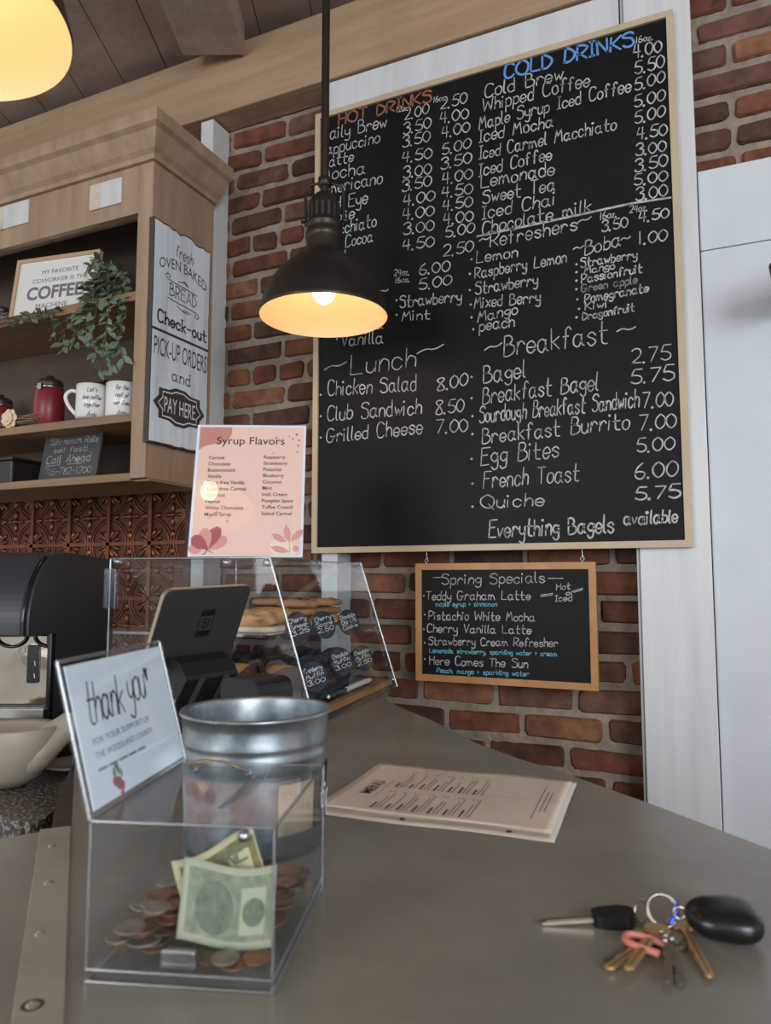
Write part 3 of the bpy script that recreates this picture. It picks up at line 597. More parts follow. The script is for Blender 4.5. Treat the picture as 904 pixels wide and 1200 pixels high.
# BREAD SIGN on the cabinet side
XS = CX+.018
tl, tr_, blp = on_x(184,253,XS), on_x(247,312,XS), on_x(172,517,XS)
by0, by1, bz0, bz1 = blp.y+.004, min(tr_.y,YC), blp.z, tl.z
bsn = thing('bread_sign', 'whitewashed wooden check-out sign on the side of the cabinet', 'sign', (XS,by0,bz0))
bf = Fr((XS,by0,bz0), (0,1,0), (0,0,1)); bw_, bh_ = by1-by0, bz1-bz0
ed = [(0,0)]; rj = random.Random(3)
ed += [(bw_*i/14, rj.uniform(0,.003)) for i in range(1,14)]+[(bw_,0)]
ed += [(bw_+rj.uniform(-.003,0), bh_*i/20) for i in range(1,20)] + [(bw_-bw_*i/14, bh_-rj.uniform(0,.012)) for i in range(0,15)] + [(rj.uniform(0,.002), bh_-bh_*i/20) for i in range(1,20)]
build(MB().prism(bf, ed, -.0172, -.0005), 'backing_board', M['dark_wood'], bsn)
build(MB().prism(bf, [(u*.97+bw_*.015, v*.985+bh_*.007) for u,v in ed], -.0006, .0004), 'painted_face', M['bread_board'], bsn)
k = MB(); bn = .0008
def bp_(px, py): q = on_x(px,py,XS); return q.y-by0, q.z-bz0
sv = lambda py: bp_(214,py)[1]
write(k, bf, 'fresh', bw_*.36, sv(305), .036, bw_*.66, sv(305), .0028, bn, .15, .1)
type_(k, bf, 'OVEN BAKED', bw_*.10, sv(328), .029, bw_*.92, None, 0, bn, arc=.020)
write(k, bf, 'BREAD', bw_*.28, sv(353), .033, bw_*.74, sv(353), .0032, bn, 0, 0, 1.6, True)
write(k, bf, 'Check-out', bw_*.10, sv(389), .033, bw_*.94, sv(389), .0062, bn, 0, 0, 1.6, True)
k.box((.004,sv(400),0),(bw_-.004,sv(397),bn), bf)
type_(k, bf, 'PICK-UP ORDERS', bw_*.05, sv(427), .050, bw_*.96, None, 0, bn)
write(k, bf, 'and', bw_*.36, sv(450), .032, bw_*.66, sv(450), .0036, bn, 0, 0, 1.6, True)
cu = bw_*.5
for s_, cv in ((1,sv(336)),(-1,sv(359.5))):
    k.ribbon(bf, crom([(cu+s_*.062, cv-s_*.006),(cu+s_*.02, cv-s_*.003),(cu-s_*.03, cv-s_*.002),(cu-s_*.062, cv+s_*.001),(cu-s_*.072, cv+s_*.009),(cu-s_*.062, cv+s_*.016),(cu-s_*.054, cv+s_*.011),(cu-s_*.058, cv+s_*.006)], 4), .0030, bn)
    for j in range(3): k.ribbon(bf, crom([(cu-s_*.022+j*.008, cv+s_*(.006+.002*j)),(cu+j*.005, cv+s_*(.012+.002*j)),(cu+s_*.024, cv+s_*.005)],4), .0018, bn)
build(k, 'lettering', M['ink_brown'], bsn)
# PAY HERE plaque shape
pcu, pcv = bw_/2, sv(480); hw = bw_*.44
pl = [(-1,0),(-.80,.36),(-.80,.72),(-.42,.74),(-.18,.92),(.18,.92),(.42,.74),(.80,.72),(.80,.36),(1,0),(.80,-.36),(.80,-.72),(.42,-.74),(.18,-.92),(-.18,-.92),(-.42,-.74),(-.80,-.72),(-.80,-.36)]
hv = (sv(456)-sv(504))*.5
build(MB().prism(bf, [(pcu+u*hw, pcv+v*hv) for u,v in pl][::-1], .0003, bn), 'plaque', M['ink_brown'], bsn)
k = MB(); k.ribbon(bf, [(pcu+u*hw*.82, pcv+v*hv*.80) for u,v in pl+[pl[0]]], .0035, .0012)
type_(k, bf, 'PAY HERE', pcu-hw*.60, pcv-.021, .042, pcu+hw*.60, None, 0, .0012); build(k, 'plaque_lettering', M['bread_board'], bsn, label='pale PAY HERE letters')

# things on the cabinet shelves
ZS1, ZS2, ZSB = CZ+.791, CZ+.450, CB+.016
# coffee sign
c0 = on_y(10,367,1.530); c1 = on_y(108,366,1.575)
cU = (c1-c0); cU.z = 0; cw = cU.length; chh = .200
cU.normalize(); back = V((-cU.y,cU.x,0)); upv = (V((0,0,1))*.99+back*.13)
cf2 = Fr((c0.x,c0.y,ZS1+.001), cU, upv)
csg = thing('coffee_sign', 'white framed coffee sign in light wood leaning on the top shelf', 'sign', (c0.x,c0.y,ZS1))
mitred('frame_rail', M['pale_wood'], cf2, cw, chh, .012, -.016, 0, csg)
build(MB().box((.010,.010,-.012),(cw-.010,chh-.010,-.005), cf2), 'print', M['mug'], csg)
k = MB(); n_ = -.0045
type_(k, cf2, 'MY FAVORITE', cw*.32, chh-.058, .014, cw*.76, None, 0, n_); type_(k, cf2, 'COWORKER IS THE', cw*.22, chh-.086, .014, cw*.88, None, 0, n_)
type_(k, cf2, 'MACHINE', cw*.30, .028, .016, cw*.68, None, 0, n_); type_(k, cf2, 'COFFEE', cw*.17, .060, .040, cw*.84, None, .032, n_)
build(k, 'lettering', M['ink_grey'], csg)
# canisters
def canister(px, py, Y, label, r=.0435, h=.118):
    q = on_y(px,py,Y); l = (q.x,Y,ZS2+.0005)
    t = thing('red_canister', label, 'canister', l, 0, 'red canisters on the middle shelf')
    build(MB().lathe([(0,0),(r-.004,0),(r,.004),(r,h-.010),(r-.006,h)], l, 36), 'body', M['red_tin'], t)
    build(MB().lathe([(r-.005,h),(r-.003,h+.002),(r-.003,h+.006),(r-.006,h+.008)], l, 36), 'ring', M['steel'], t, label='bright metal ring')
    build(MB().lathe([(r-.007,h+.007),(r-.005,h+.012),(r-.006,h+.024),(r-.014,h+.030),(.012,h+.032),(.011,h+.042),(0,h+.044)], l, 36), 'lid', M['dark_lid'], t, label='dark lid')
    cl = MB().box((-.007,-.003,0),(.007,.004,.018), Fr((l[0]+.2*r,l[1]-r*.98,ZS2+h-.008),(1,0,0),(0,1,0))); build(cl, 'clasp', M['steel'], t)
canister(58,465,1.577,'red lidded canister with metal ring, left of the white mugs')
canister(123,450,1.681,'red lidded canister standing behind the two white mugs')
canister(0,475,1.675,'red lidded canister behind the cream rose at the shelf edge')
# mugs
def mug(px, py, Y, label, rows, handle):
    q = on_y(px,py,Y); l = (q.x,Y,ZS2+.0005); r, h = .0425, .098
    t = thing('mug', label, 'mug', l, 0, 'white lettered mugs on the shelf')
    build(MB().lathe([(0,0),(r-.004,0),(r,.004),(r,h-.002),(r-.002,h),(r-.004,h-.002),(r-.0045,.006),(0,.005)], l, 40), 'cup', M['mug'], t)
    ac = math.atan2(-l[1], -l[0])
    if handle:
        d = V((-_r.x,-_r.y,0)); L_ = V(l)
        pts = crom([tuple(L_+d*(r-.003)+V((0,0,.080))), tuple(L_+d*(r+.016)+V((0,0,.084))), tuple(L_+d*(r+.030)+V((0,0,.074))), tuple(L_+d*(r+.031)+V((0,0,.058))), tuple(L_+d*(r+.018)+V((0,0,.034))), tuple(L_+d*(r-.003)+V((0,0,.012)))], 5)
        build(MB().tube(pts, .0055, 10), 'handle', M['mug'], t)
    k = MB(); cy = Cyl(l, r, ac)
    for i,(tx, ww) in enumerate(rows): write(k, cy, tx, -ww/2, h-.026-.0215*i-(.006 if i == 3 else 0), .013, ww/2, None, .0014, .0005, .25, .12)
    build(k, 'lettering', M['ink'], t)
mug(107,484,1.539,'white lettered mug with a heart handle beside the red canister', [("Let's",.026),('love coffee',.050),('together',.044),('Andy',.024)], True)
mug(142,481,1.558,'white lettered mug beside the cabinet stile', [('for the',.034),('rest of',.034),('our lives',.042),('Ann',.022)], False)
# dried bunch and rose
q = on_y(30,498,1.534); l = V((q.x,1.544,ZS2+.001)); t = thing('dried_bouquet', 'dried straw bunch with a cream rose lying on the middle shelf', 'dried flowers', l)
st = MB(); rr = random.Random(5)
for i in range(60):
    y0 = rr.uniform(-.02,.03); z0 = rr.uniform(.003,.03)
    st.tube(crom([tuple(l+V((-.13,y0*.4,.012+z0*.5))), tuple(l+V((-.03,y0,.006+z0))), tuple(l+V((.05+rr.uniform(-.01,.02),y0*1.2,.004+z0*rr.uniform(.3,1.2))))],3), .0012, 4)
build(st, 'straw', M['straw'], t)
fl = MB(); rc = V((l.x-.055,1.522,ZS2+.028))
fl.ball(rc, .014, 12, 8)
for ring in range(3):
    for i in range(5+ring):
        a = 2*math.pi*i/(5+ring)+ring*.5; el = .9-.45*ring; d = V((math.cos(a)*math.cos(el), -math.sin(el), math.sin(a)*math.cos(el)))
        f_ = Fr(rc+d*.008*(1+ring*.6), V((-math.sin(a),0,math.cos(a))), d); fl.ball((0,0,0), 1, 10, 6, (.013,.011+.002*ring,.004), f_)
build(fl, 'rose', M['petal'], t, label='cream rose')
# leaves
def leaf(mb, p, d, n, L_, w):
    d = V(d).normalized(); n = V(n); s = d.cross(n).normalized(); n = s.cross(d)
    pr = [(0,0),(.25,.8),(.5,1),(.78,.6),(1,0)]; P = []; F = []
    for t_, k in pr: P += [p+d*L_*t_+s*w*.5*k+n*(-.12*L_*t_*t_+.05*w*k), p+d*L_*t_-n*(.12*L_*t_*t_), p+d*L_*t_-s*w*.5*k+n*(-.12*L_*t_*t_+.05*w*k)]
    for i in range(4): F += [(3*i,3*i+3,3*i+4,3*i+1),(3*i+1,3*i+4,3*i+5,3*i+2)]
    mb.add(P, F, True)
def vines(name, label, cat, base, paths, leafm, pot, L_=.045, dens=.022, seed=1):
    t = thing(name, label, cat, base); rr = random.Random(seed); sm, lm = MB(), MB()
    for pth in paths:
        pts = [V(p) for p in crom([tuple(p) for p in pth], 8)]; sm.tube(pts, .0016, 5); acc = 0
        for a, b in zip(pts, pts[1:]):
            acc += (b-a).length
            while acc > dens:
                acc -= dens; d = (b-a).normalized()*.4+V((rr.uniform(-1,1), rr.uniform(-1.1,.3), rr.uniform(-.6,.5)))
                leaf(lm, b, d, (rr.uniform(-.5,.5),-1,rr.uniform(.2,1)), L_*rr.uniform(.6,1.15), L_*rr.uniform(.38,.55))
    build(sm, 'stems', M['stem'], t); build(lm, 'leaves', leafm, t)
    if pot:
        b = V(base); build(MB().lathe([(0,0),(.034,0),(.044,.07),(.046,.078),(.041,.078),(.038,.066),(0,.064)], b, 28), 'pot', M['terracotta'], t)
def pY(px,py,Y): return on_y(px,py,Y)
b0 = V((on_y(131,340,1.634).x,1.634,ZS1+.0005)); o_ = b0+V((0,0,.07))
paths = [[o_, pY(122,318,1.58), pY(108,340,1.51), pY(98,366,1.49), pY(78,385,1.487), pY(74,410,1.487)],
 [o_, pY(118,330,1.55), pY(104,362,1.493), pY(102,395,1.49), pY(112,404,1.49), pY(122,415,1.49)],
 [o_, pY(132,330,1.57), pY(128,365,1.494), pY(124,400,1.49), pY(132,430,1.49)], [o_, pY(136,325,1.60), pY(146,345,1.53), pY(143,380,1.492), pY(136,412,1.49)],
 [o_, pY(120,308,1.60), pY(112,304,1.55), pY(104,318,1.51)], [o_, pY(130,318,1.60), pY(140,316,1.57), pY(148,330,1.54)], [o_, pY(112,345,1.53), pY(100,362,1.495), pY(84,372,1.488), pY(66,382,1.488), pY(62,396,1.488)],
 [o_, pY(116,335,1.53), pY(98,374,1.49), pY(86,398,1.487), pY(92,412,1.487)], [o_, pY(128,330,1.57), pY(140,360,1.50), pY(138,395,1.49), pY(146,425,1.49)], [o_, pY(118,320,1.58), pY(114,360,1.495), pY(108,388,1.49), pY(118,436,1.49)], [o_, pY(128,312,1.60), pY(124,330,1.52), pY(130,352,1.50)], [o_, pY(114,325,1.54), pY(106,332,1.52), pY(96,342,1.51)]]
vines('trailing_plant', 'trailing green vine plant spilling over the top shelf edge beside the coffee sign', 'plant', b0, paths, M['leaf'], True, .040, .0115, 3)
g0 = V((on_y(25,370,1.505).x,1.505,ZS1+.001))
vines('leaf_garland', 'low leafy garland lying along the top shelf edge under the coffee sign', 'garland', g0, [[pY(-30,380,1.505), pY(0,374,1.503), pY(25,370,1.503), pY(48,366,1.503), pY(72,362,1.503)],[pY(-30,383,1.500), pY(10,378,1.500), pY(40,372,1.500), pY(62,369,1.500)]], M['leaf'], False, .030, .012, 9)
# small glass and low dark dish, call-ahead board
q = on_y(2,360,1.577); l = (q.x-.01,1.586,ZS1+.0005); t = thing('glass_jar', 'small clear jar with metal lid at the left end of the top shelf', 'jar', l)
build(MB().lathe([(0,0),(.022,0),(.024,.004),(.024,.05),(.019,.058)], l, 28), 'glass', M['acrylic_edge'], t)
build(MB().lathe([(.0215,.056),(.0215,.070),(0,.071)], l, 28), 'lid', M['steel'], t)
q = on_y(10,560,1.577); l = (q.x-.03,1.596,ZSB+.0005); t = thing('black_tin', 'low black tin at the left of the bottom shelf', 'tin', l)
build(MB().box((l[0]-.09,1.539,ZSB+.0005),(l[0]+.09,1.653,ZSB+.072)), 'body', M['glass_dark'], t, .006); build(MB().box((l[0]-.092,1.537,ZSB+.073),(l[0]+.092,1.655,ZSB+.082)), 'lid', M['glass_dark'], t, .003)
a = on_y(46,560,1.577); b = on_y(113,557,1.577); fu = V((1,.0,0))
kf = Fr((a.x,1.572,ZSB+.001), (1,0,0), (0,.16,1)); kw = b.x-a.x
kb = thing('call_ahead_board', 'small grey chalkboard with a phone number standing on the bottom shelf', 'chalkboard', (a.x,1.572,ZSB))
build(MB().box((0,0,-.008),(kw,.150,0), kf), 'slate', M['chalk_grey'], kb, .001)
k = MB()
write(k, kf, 'SIN-namon Rolls', .025, .118, .020, kw-.012, .114, .0016, .0006, .1, .25); write(k, kf, 'sell fast!', .045, .091, .017, kw*.80, .090, .0016, .0006, .1, .25)
write(k, kf, 'Call Ahead', .022, .058, .024, kw*.86, .058, .0022, .0006, .1, .2); write(k, kf, '715-782-1200', .022, .022, .020, kw-.022, .022, .0016, .0006, .1, .25)
k.ribbon(kf, [(.022,.051),(.080,.052)], .0018, .0006); k.ribbon(kf, [(.11,.052),(.18,.052)], .0018, .0006)
build(k, 'chalk_writing', M['chalk_white'], kb)

# =================================================================== COFFEE MACHINE and things on granite
mU = V((.91,.414,0)).normalized(); mO = V((-1.2,1.075,.9605)); mN = V((mU.y,-mU.x,0))
cmx = thing('coffee_machine', 'big black coffee machine with chrome front panel on the granite counter', 'coffee machine', mO)
side = Fr(mO, -mN, (0,0,1)); front = Fr(mO, mU, (0,0,1))
arc_ = crom([(-.118,.255),(-.117,.30),(-.098,.350),(-.060,.390),(-.010,.410),(.06,.413)], 5)
pr = [(0,0),(0,.254)] + arc_ + [(.28,.405),(.298,.395),(.30,.380),(.30,0)]
build(MB().prism(side, pr[::-1] if False else pr, -.335, 0), 'body', M['black_plastic'], cmx, .004, 2)
for un in (-.010,-.30):
    build(MB().tube([side.p(d-.002,v+.001,un) for d,v in arc_[:18]], .005, 8), 'trim_bead', M['black_gloss'], cmx)
build(MB().box((-.32,.116,.0005),(-.012,.250,.006), front), 'chrome_panel', M['chrome'], cmx, .002)
build(MB().box((-.33,.092,-.004),(-.008,.113,.030), front), 'drip_tray_lip', M['steel'], cmx, .003)
build(MB().box((-.010,.0,.0005),(-.0005,.262,.020), front), 'front_post', M['black_gloss'], cmx, .003)
bt = build(MB().prism(front, rrect(-.052,.158,-.029,.232,.004), .0062, .010), 'button_panel', M['black_gloss'], cmx)
k = MB()
for v0 in (.192,.168): k.ribbon(front, [(-.036,v0),(-.0375,v0+.008)], .0016, .0103)
build(k, 'indicator', M['white_ink'], bt)
k = MB(); k.ribbon(front, [(-.070,.215),(-.057,.215),(-.057,.229),(-.070,.229),(-.070,.215)], .0008, .0064); k.ribbon(front, [(-.066,.218),(-.059,.218),(-.059,.226),(-.066,.226),(-.066,.218)], .0008, .0064)
build(k, 'icon', M['ink'], cmx)
for uc in (-.010,-.085):
    build(MB().tube([front.p(max(-.32,min(-.0125,uc+.030*math.cos(a_*math.pi/14))), .250-.022*math.sin(a_*math.pi/14), .008) for a_ in range(15)], .0035, 8), 'spout_rim', M['black_gloss'], cmx)
# taupe scoop
zG = .9605
sc = V((-1.160,.935,zG)); t = thing('ceramic_scoop', 'taupe ceramic scoop with thick handle lying in front of the coffee machine', 'scoop', sc)
ax = Fr(sc, mU, V((-mU.y,mU.x,0)))
build(MB().lathe([(0,0),(.04,.002),(.066,.020),(.084,.054),(.093,.100),(.090,.104),(.082,.098),(.05,.088),(0,.082)], seg=40, axis=ax, sx=1.0, sy=.74), 'bowl', M['taupe'], t)
pE = EYE+ray(80,850)*1.33
pts = crom([tuple(ax.p(.020,.0,.040)), tuple(ax.p(.055,-.010,.052)), tuple(ax.p(.060,-.008,.056)*.5+pE*.5+V((0,0,.002))), tuple(pE)], 6)
nT = len(pts); hm = MB().tube(pts, [.033-.010*i/(nT-1) for i in range(nT)], 16); hm.ball(pE, .023, 16, 10)
build(hm, 'handle', M['taupe'], t)
sq = on_z(98,905,zG); t = thing('saucer', 'white saucer edge on the granite behind the thank you card', 'saucer', (sq.x-.01,sq.y+.01,zG))
build(MB().lathe([(0,.004),(.03,.004),(.050,.010),(.055,.015),(.053,.016),(.030,.007),(0,.007)], (sq.x-.030,sq.y+.005,zG), 40), 'dish', M['taupe'], t)
cb = MB(); cpts = [on_z(70,948,zG+.004)+V((0,.01,.0)), on_z(72,930,zG)+V((-.002,.0,.006)), V((-1.02,.952,zG+.03)), V((-1.03,.985,zG+.075)), V((-1.06,1.02,zG+.10)), V((-1.10,1.06,zG+.09))]
cb.tube(crom([tuple(x) for x in cpts], 6), .0028, 8)
tag(build(cb, 'power_cord', M['cord']), 'thin black cord looping down beside the coffee machine onto granite', 'cord')

# =================================================================== BAKERY CASE
e1 = V((-.123,.992,0)).normalized(); e2 = V((e1.y,-e1.x,0))
kB = V((-.686,1.2,ZT+.0032)); LEN = .528; HT = .308; DB = .455; OFF = .097   # bottom depth, top front set-back
case = thing('bakery_case', 'clear acrylic bakery display case with sloped front on the bar', 'display case', kB)
ef = Fr(kB, e2, e1)              # u to the front (right), v along the case, n up
def ex(u, v, n): return ef.p(u, v, n)
endf = lambda v: Fr(ex(0,v,0), e2, (0,0,1))
trap = [(-DB,0),(0,0),(-OFF,HT),(-DB,HT)]
th = .005
# two end panels
for v in (0, LEN-th):
    f_ = endf(v); P = [f_.p(a_,b_,0) for a_,b_ in trap]; Q = [x+e1*th for x in P]
    build(MB().add(P+Q, [(0,1,2,3),(7,6,5,4),(0,4,5,1),(1,5,6,2),(2,6,7,3),(3,7,4,0)]), 'end_panel', M['acrylic'], case)
    em = MB()
    for i in range(4): em.tube([P[i]+e1*th*.5, P[(i+1)%4]+e1*th*.5], .0028, 4)
    build(em, 'polished_edge', M['acrylic_edge'], case)
build(MB().box((-DB,th,HT-th),(-OFF,LEN-th,HT), ef), 'top_panel', M['acrylic'], case)
slp = V((ex(-OFF,0,HT)-ex(0,0,0))); slope = Fr(ex(0,0,0), e1, slp); SL = slp.length
build(MB().box((th,.0,-.0052),(LEN-th,SL,-.0002), slope), 'front_pane', M['acrylic'], case)
build(MB().box((-DB,th,th+.001),(-DB+th,LEN-th,HT-th-.001), ef), 'back_door', M['acrylic'], case)
build(MB().box((-DB+.008,th+.002,.002),(-.012,LEN-th-.002,.006), ef), 'floor_panel', M['acrylic'], case)
ZSH = ZT+.162
fsh = -OFF*(ZSH-ZT)/HT-.012
build(MB().box((-DB+.008,th+.001,ZSH-ZT-.005),(fsh-.050,LEN-th-.001,ZSH-ZT), ef), 'shelf', M['acrylic_edge'], case)
build(MB().box((-.030,th+.001,.007),(-.012,LEN-th-.001,.020), ef), 'front_rail', M['orange_frame'], case)
hg = MB().box((-DB-.012,-.002,HT-.100),(-DB+.016,th+.004,HT-.020), ef); build(hg, 'hinge', M['acrylic_edge'], case, .001)
for (u,v,n) in ((-OFF-.004,.0,HT-.010),(-OFF-.004,LEN,HT-.012),(-OFF-.02,LEN*.5,HT-.006),(-DB+.02,0,HT-.006),(-OFF-.09,0,HT-.009),(-.012,LEN,.018)):
    b_ = MB().lathe([(0,-.009),(.006,-.009),(.0068,-.004),(.0068,.004),(.006,.009),(0,.009)], seg=16, axis=Fr(ex(u,v,n), e2, (0,0,1)))
    build(b_, 'standoff_bolt', M['acrylic_edge'], case)
# tray, pastries
def cp_(u, v, z): q = ex(u, v, 0); return V((q.x,q.y,z))
tq = cp_(-.235,.24,ZSH+.0008); t = thing('parchment_tray', 'parchment lined tray on the case shelf holding scones and cookies', 'tray', tq)
tf = Fr(tq, e2, e1); build(MB().prism(tf, rrect(-.125,-.215,.127,.258,.02), 0, .003), 'base', M['parchment'], t)
build(MB().tube([tf.p(u,v,.010) for u,v in rrect(-.128,-.218,.130,.261,.02)], .0065, 6, closed=True), 'rolled_edge', M['parchment'], t)
zt_ = ZSH+.0040
def cookie(u, v, z, label, r=.052, sd=0):
    q = cp_(u,v,z); t = thing('cookie', label, 'cookie', q, sd, 'cookies on the case shelf')
    build(MB().lathe([(0,0),(r*.8,0),(r*.97,.004),(r,.008),(r*.93,.014),(r*.6,.0175),(0,.0185)], q, 30), 'dough', M['cookie'], t)
    rr = random.Random(sd*7+1); c = MB()
    for i in range(14):
        a_ = rr.uniform(0,6.28); d_ = r*math.sqrt(rr.uniform(.02,.98)); zz = .0185 if d_ < r*.6 else .0185-.010*(d_/r-.6)/.4
        c.ball((q.x+d_*math.cos(a_), q.y+d_*math.sin(a_), q.z+zz-.001), .0038, 8, 6, (1,1,.6))
    build(c, 'chips', M['choc'], t)
cks = [(-.168,.42,0,'chocolate chip cookie at the bottom of the front far stack'),(-.166,.422,1,'chocolate chip cookie topping the front far stack'),(-.180,.31,0,'chip cookie lying low in the middle of the shelf'),(-.178,.308,1,'chip cookie lying on top of the middle pair'),(-.26,.20,0,'pale cookie at the near end of the shelf'),(-.258,.198,1,'pale cookie laid over another at the near end'),(-.290,.42,0,'cookie behind the far stack on the shelf'),(-.288,.418,1,'upper cookie behind the far stack'),(-.176,.312,2,'topmost cookie leaning over the middle pair')]
for i,(u,v,kz,lb) in enumerate(cks): cookie(u, v, zt_+.0195*kz+.020*(1 if v > .38 else 0)+.0002, lb, .055 if v > .38 else .050, i)
for i,(u,v,lb) in enumerate(((-.178,.090,'golden scone nearest the sloped pane on the shelf'),(-.176,.200,'golden cherry turnover in the middle of the shelf front'))):
    q = cp_(u,v,zt_); o = MB().ball((q.x,q.y,q.z+.0222), 1, 26, 14, (.053,.046,.021), None, .22, i+2)
    tag(build(o, 'scone', M['scone']), lb, 'pastry', 'pastries on the case shelf')
for i,(u,v) in enumerate(((-.168,.42),)):
    q = cp_(u,v,zt_); tag(build(MB().prism(Fr((q.x,q.y,zt_+.0002), e2, e1), poly_circle(24,.045), 0, .0190), 'cardboard_round', M['parchment']), 'small cardboard round under the far cookie stack', 'stand')
# muffins in tulip wrappers
def muffin(u, v, label, choc, light, sd):
    q = cp_(u,v,ZT+.0098); t = thing('muffin', label, 'muffin', q, 0, 'wrapped muffins on the case floor'); rr = random.Random(sd)
    w_ = MB(); seg = 28; prof_ = [(.030,0),(.036,.035),(.043,.066)]; P = []
    for i in range(seg):
        a_ = 2*math.pi*i/seg; up = .020*abs(math.sin(2*a_+sd))+.006*rr.random()
        for r_, z_ in prof_: P.append(q+V((r_*math.cos(a_), r_*math.sin(a_), z_)))
        P.append(q+V((.050*math.cos(a_), .050*math.sin(a_), .072+up)))
    F = [(i*4+j, ((i+1)%seg)*4+j, ((i+1)%seg)*4+j+1, i*4+j+1) for i in range(seg) for j in range(3)]
    w_.add(P, F, False); w_.add([q+V((.030*math.cos(2*math.pi*i/seg), .030*math.sin(2*math.pi*i/seg), 0)) for i in range(seg)], [tuple(range(seg-1,-1,-1))])
    build(w_, 'wrapper', M['wrapper_light'] if light else M['wrapper'], t)
    build(MB().ball((q.x,q.y,q.z+.062), 1, 22, 12, (.041,.041,.030), None, .16, sd), 'top', M['choc_muffin'] if choc else M['muffin'], t)
mu = [(-.30,.075,0,1,'golden muffin in a brown wrapper nearest the tablet'),(-.20,.080,0,1,'golden muffin in brown wrapper at the near end of the case'),(-.105,.085,0,1,'golden muffin in brown wrapper behind the near cranberry tag'),(-.105,.19,1,0,'chocolate muffin in black wrapper behind the white tongs'),(-.205,.185,1,0,'chocolate muffin in black wrapper second row from the near end'),(-.31,.185,1,0,'chocolate muffin in black wrapper second row towards the back door'),(-.108,.30,1,0,'chocolate muffin in black wrapper behind the middle round tag'),(-.210,.295,1,0,'chocolate muffin in black wrapper in the middle of the case floor'),(-.315,.295,1,0,'chocolate muffin in black wrapper mid case by the back door'),(-.12,.41,1,0,'chocolate muffin in black wrapper at the far front of the case'),(-.23,.41,1,0,'chocolate muffin in black wrapper at the far back of the case')]
for i,(u,v,ch,lt,lb) in enumerate(mu): muffin(u, v, lb, ch, lt, i+1)
# round price tags stuck behind the pane
def ptag(s, w, rows, label):
    o = slope.p(s, w, -.0255); t = thing('price_tag', label, 'price tag', o, 0, 'round slate price tags on the bakery case')
    tU = (slope.U*math.cos(.62)+slope.N*(-1)*-math.sin(.62)); tagf = Fr(o, tU, slope.V)
    build(MB().prism(tagf, poly_circle(32,.029,0,0,1.0,1.06), 0, .0015), 'slate', M['tag'], t)
    k = MB(); f_ = tagf
    for i, tx in enumerate(rows): write(k, f_, tx, -.021, .010-.0125*i, .009, .021, .011-.0125*i, .0011, .0019, .1, .2)
    build(k, 'chalk_writing', M['white_ink'], t)
ptag(.102,.188,['Cherry','Turnover','3.25'],'cherry turnover price tag, upper row nearest the tablet')
ptag(.234,.184,['Cherry','Scone','2.50'],'cherry scone price tag, middle of the upper row')
ptag(.386,.181,['Chocolate','Chip 1.75','Cookie'],'chocolate chip cookie price tag at the far end of the upper row')
ptag(.113,.085,['Cranberry','Muffin','3.00'],'cranberry muffin price tag, lower row nearest the pail')
ptag(.274,.098,['Chocolate','Muffin','3.00'],'chocolate muffin price tag, middle of the lower row')
ptag(.413,.092,['Chocolate','Muffin','2.50'],'small price tag at the far end of the lower row')
# white tongs lying on the front rail
a = ex(-.030,.14,.0285); b = ex(-.030,.40,.0285); t = thing('serving_tongs', 'white handled serving tongs lying along the front of the bakery case', 'tongs', a)
build(MB().tube(crom([tuple(a+(b-a)*.40+V((0,0,.003))), tuple(a+(b-a)*.7+V((0,0,.004))), tuple(b+V((0,0,.003)))],5), [.005]*2+[.0062]*7+[.005]*2, 10), 'handle', M['tong_white'], t)
build(MB().tube([a+V((0,0,.002)), a+(b-a)*.41+V((0,0,.003))], .0036, 8), 'tip', M['steel'], t)

# =================================================================== SYRUP SIGN
sBL = V((-.958,1.168,ZT+HT+.0062)); sU = V((.197,.099,0)); sV = V((-.060,.047,.280))
sy = Fr(sBL, sU, sV); SW, SH = .2225, .285
ssn = thing('syrup_sign', 'pink syrup flavors sign in an acrylic holder standing on the bakery case', 'sign', sBL)
build(MB().box((-.002,0,-.0034),(SW+.002,SH+.002,-.0016), sy), 'holder', M['paper_cool'], ssn, .0005)
build(MB().box((.004,.004,-.0014),(SW-.004,SH-.004,-.0004), sy), 'paper', M['pink'], ssn)
build(MB().box((-.002,0,.0016),(SW+.002,SH+.002,.0032), sy), 'front_acrylic', M['acrylic_front'], ssn)
fo = MB(); fo.add([sy.p(0,0,-.002), sy.p(SW,0,-.002), sy.p(SW,0,-.002)+V((-sy.N.x*.07,-sy.N.y*.07,0)), sy.p(0,0,-.002)+V((-sy.N.x*.07,-sy.N.y*.07,0))], [(0,1,2,3)])
so = build(fo, 'foot', M['acrylic_edge'], ssn); so.modifiers.new('thick','SOLIDIFY').thickness = .002
k = MB(); tn = 0
k.flat(sy, [(.004,SH-.004)]+crom([(.004,SH-.056),(.010,SH-.052),(.020,SH-.046),(.040,SH-.042),(.058,SH-.036),(.066,SH-.028),(.070,SH-.016),(.070,SH-.004)],4), -.0002)
build(k, 'corner_blob', M['rose'], ssn)
k = MB(); type_(k, sy, 'Syrup Flavors', .040, SH-.043, .0165, SW-.042, None, .004, tn)
lf_ = ['Carmel','Chocolate','Butterscotch','Vanilla','Sugar-free Vanilla','Sugar-free Carmel','Hazelnut','Peanut','White Chocolate','Maple Syrup']
rt_ = ['Raspberry','Strawberry','Pistachio','Blueberry','Coconut','Mint','Irish Cream','Pumpkin Spice','Toffee Crunch','Salted Carmel']
for i, tx in enumerate(lf_): type_(k, sy, tx, .026, SH-.077-.0137*i, .0074, None, None, .008, tn)
for i, tx in enumerate(rt_): type_(k, sy, tx, .139, SH-.075-.0137*i, .0074, None, None, .008, tn)
build(k, 'lettering', M['ink_brown'], ssn)
k = MB()
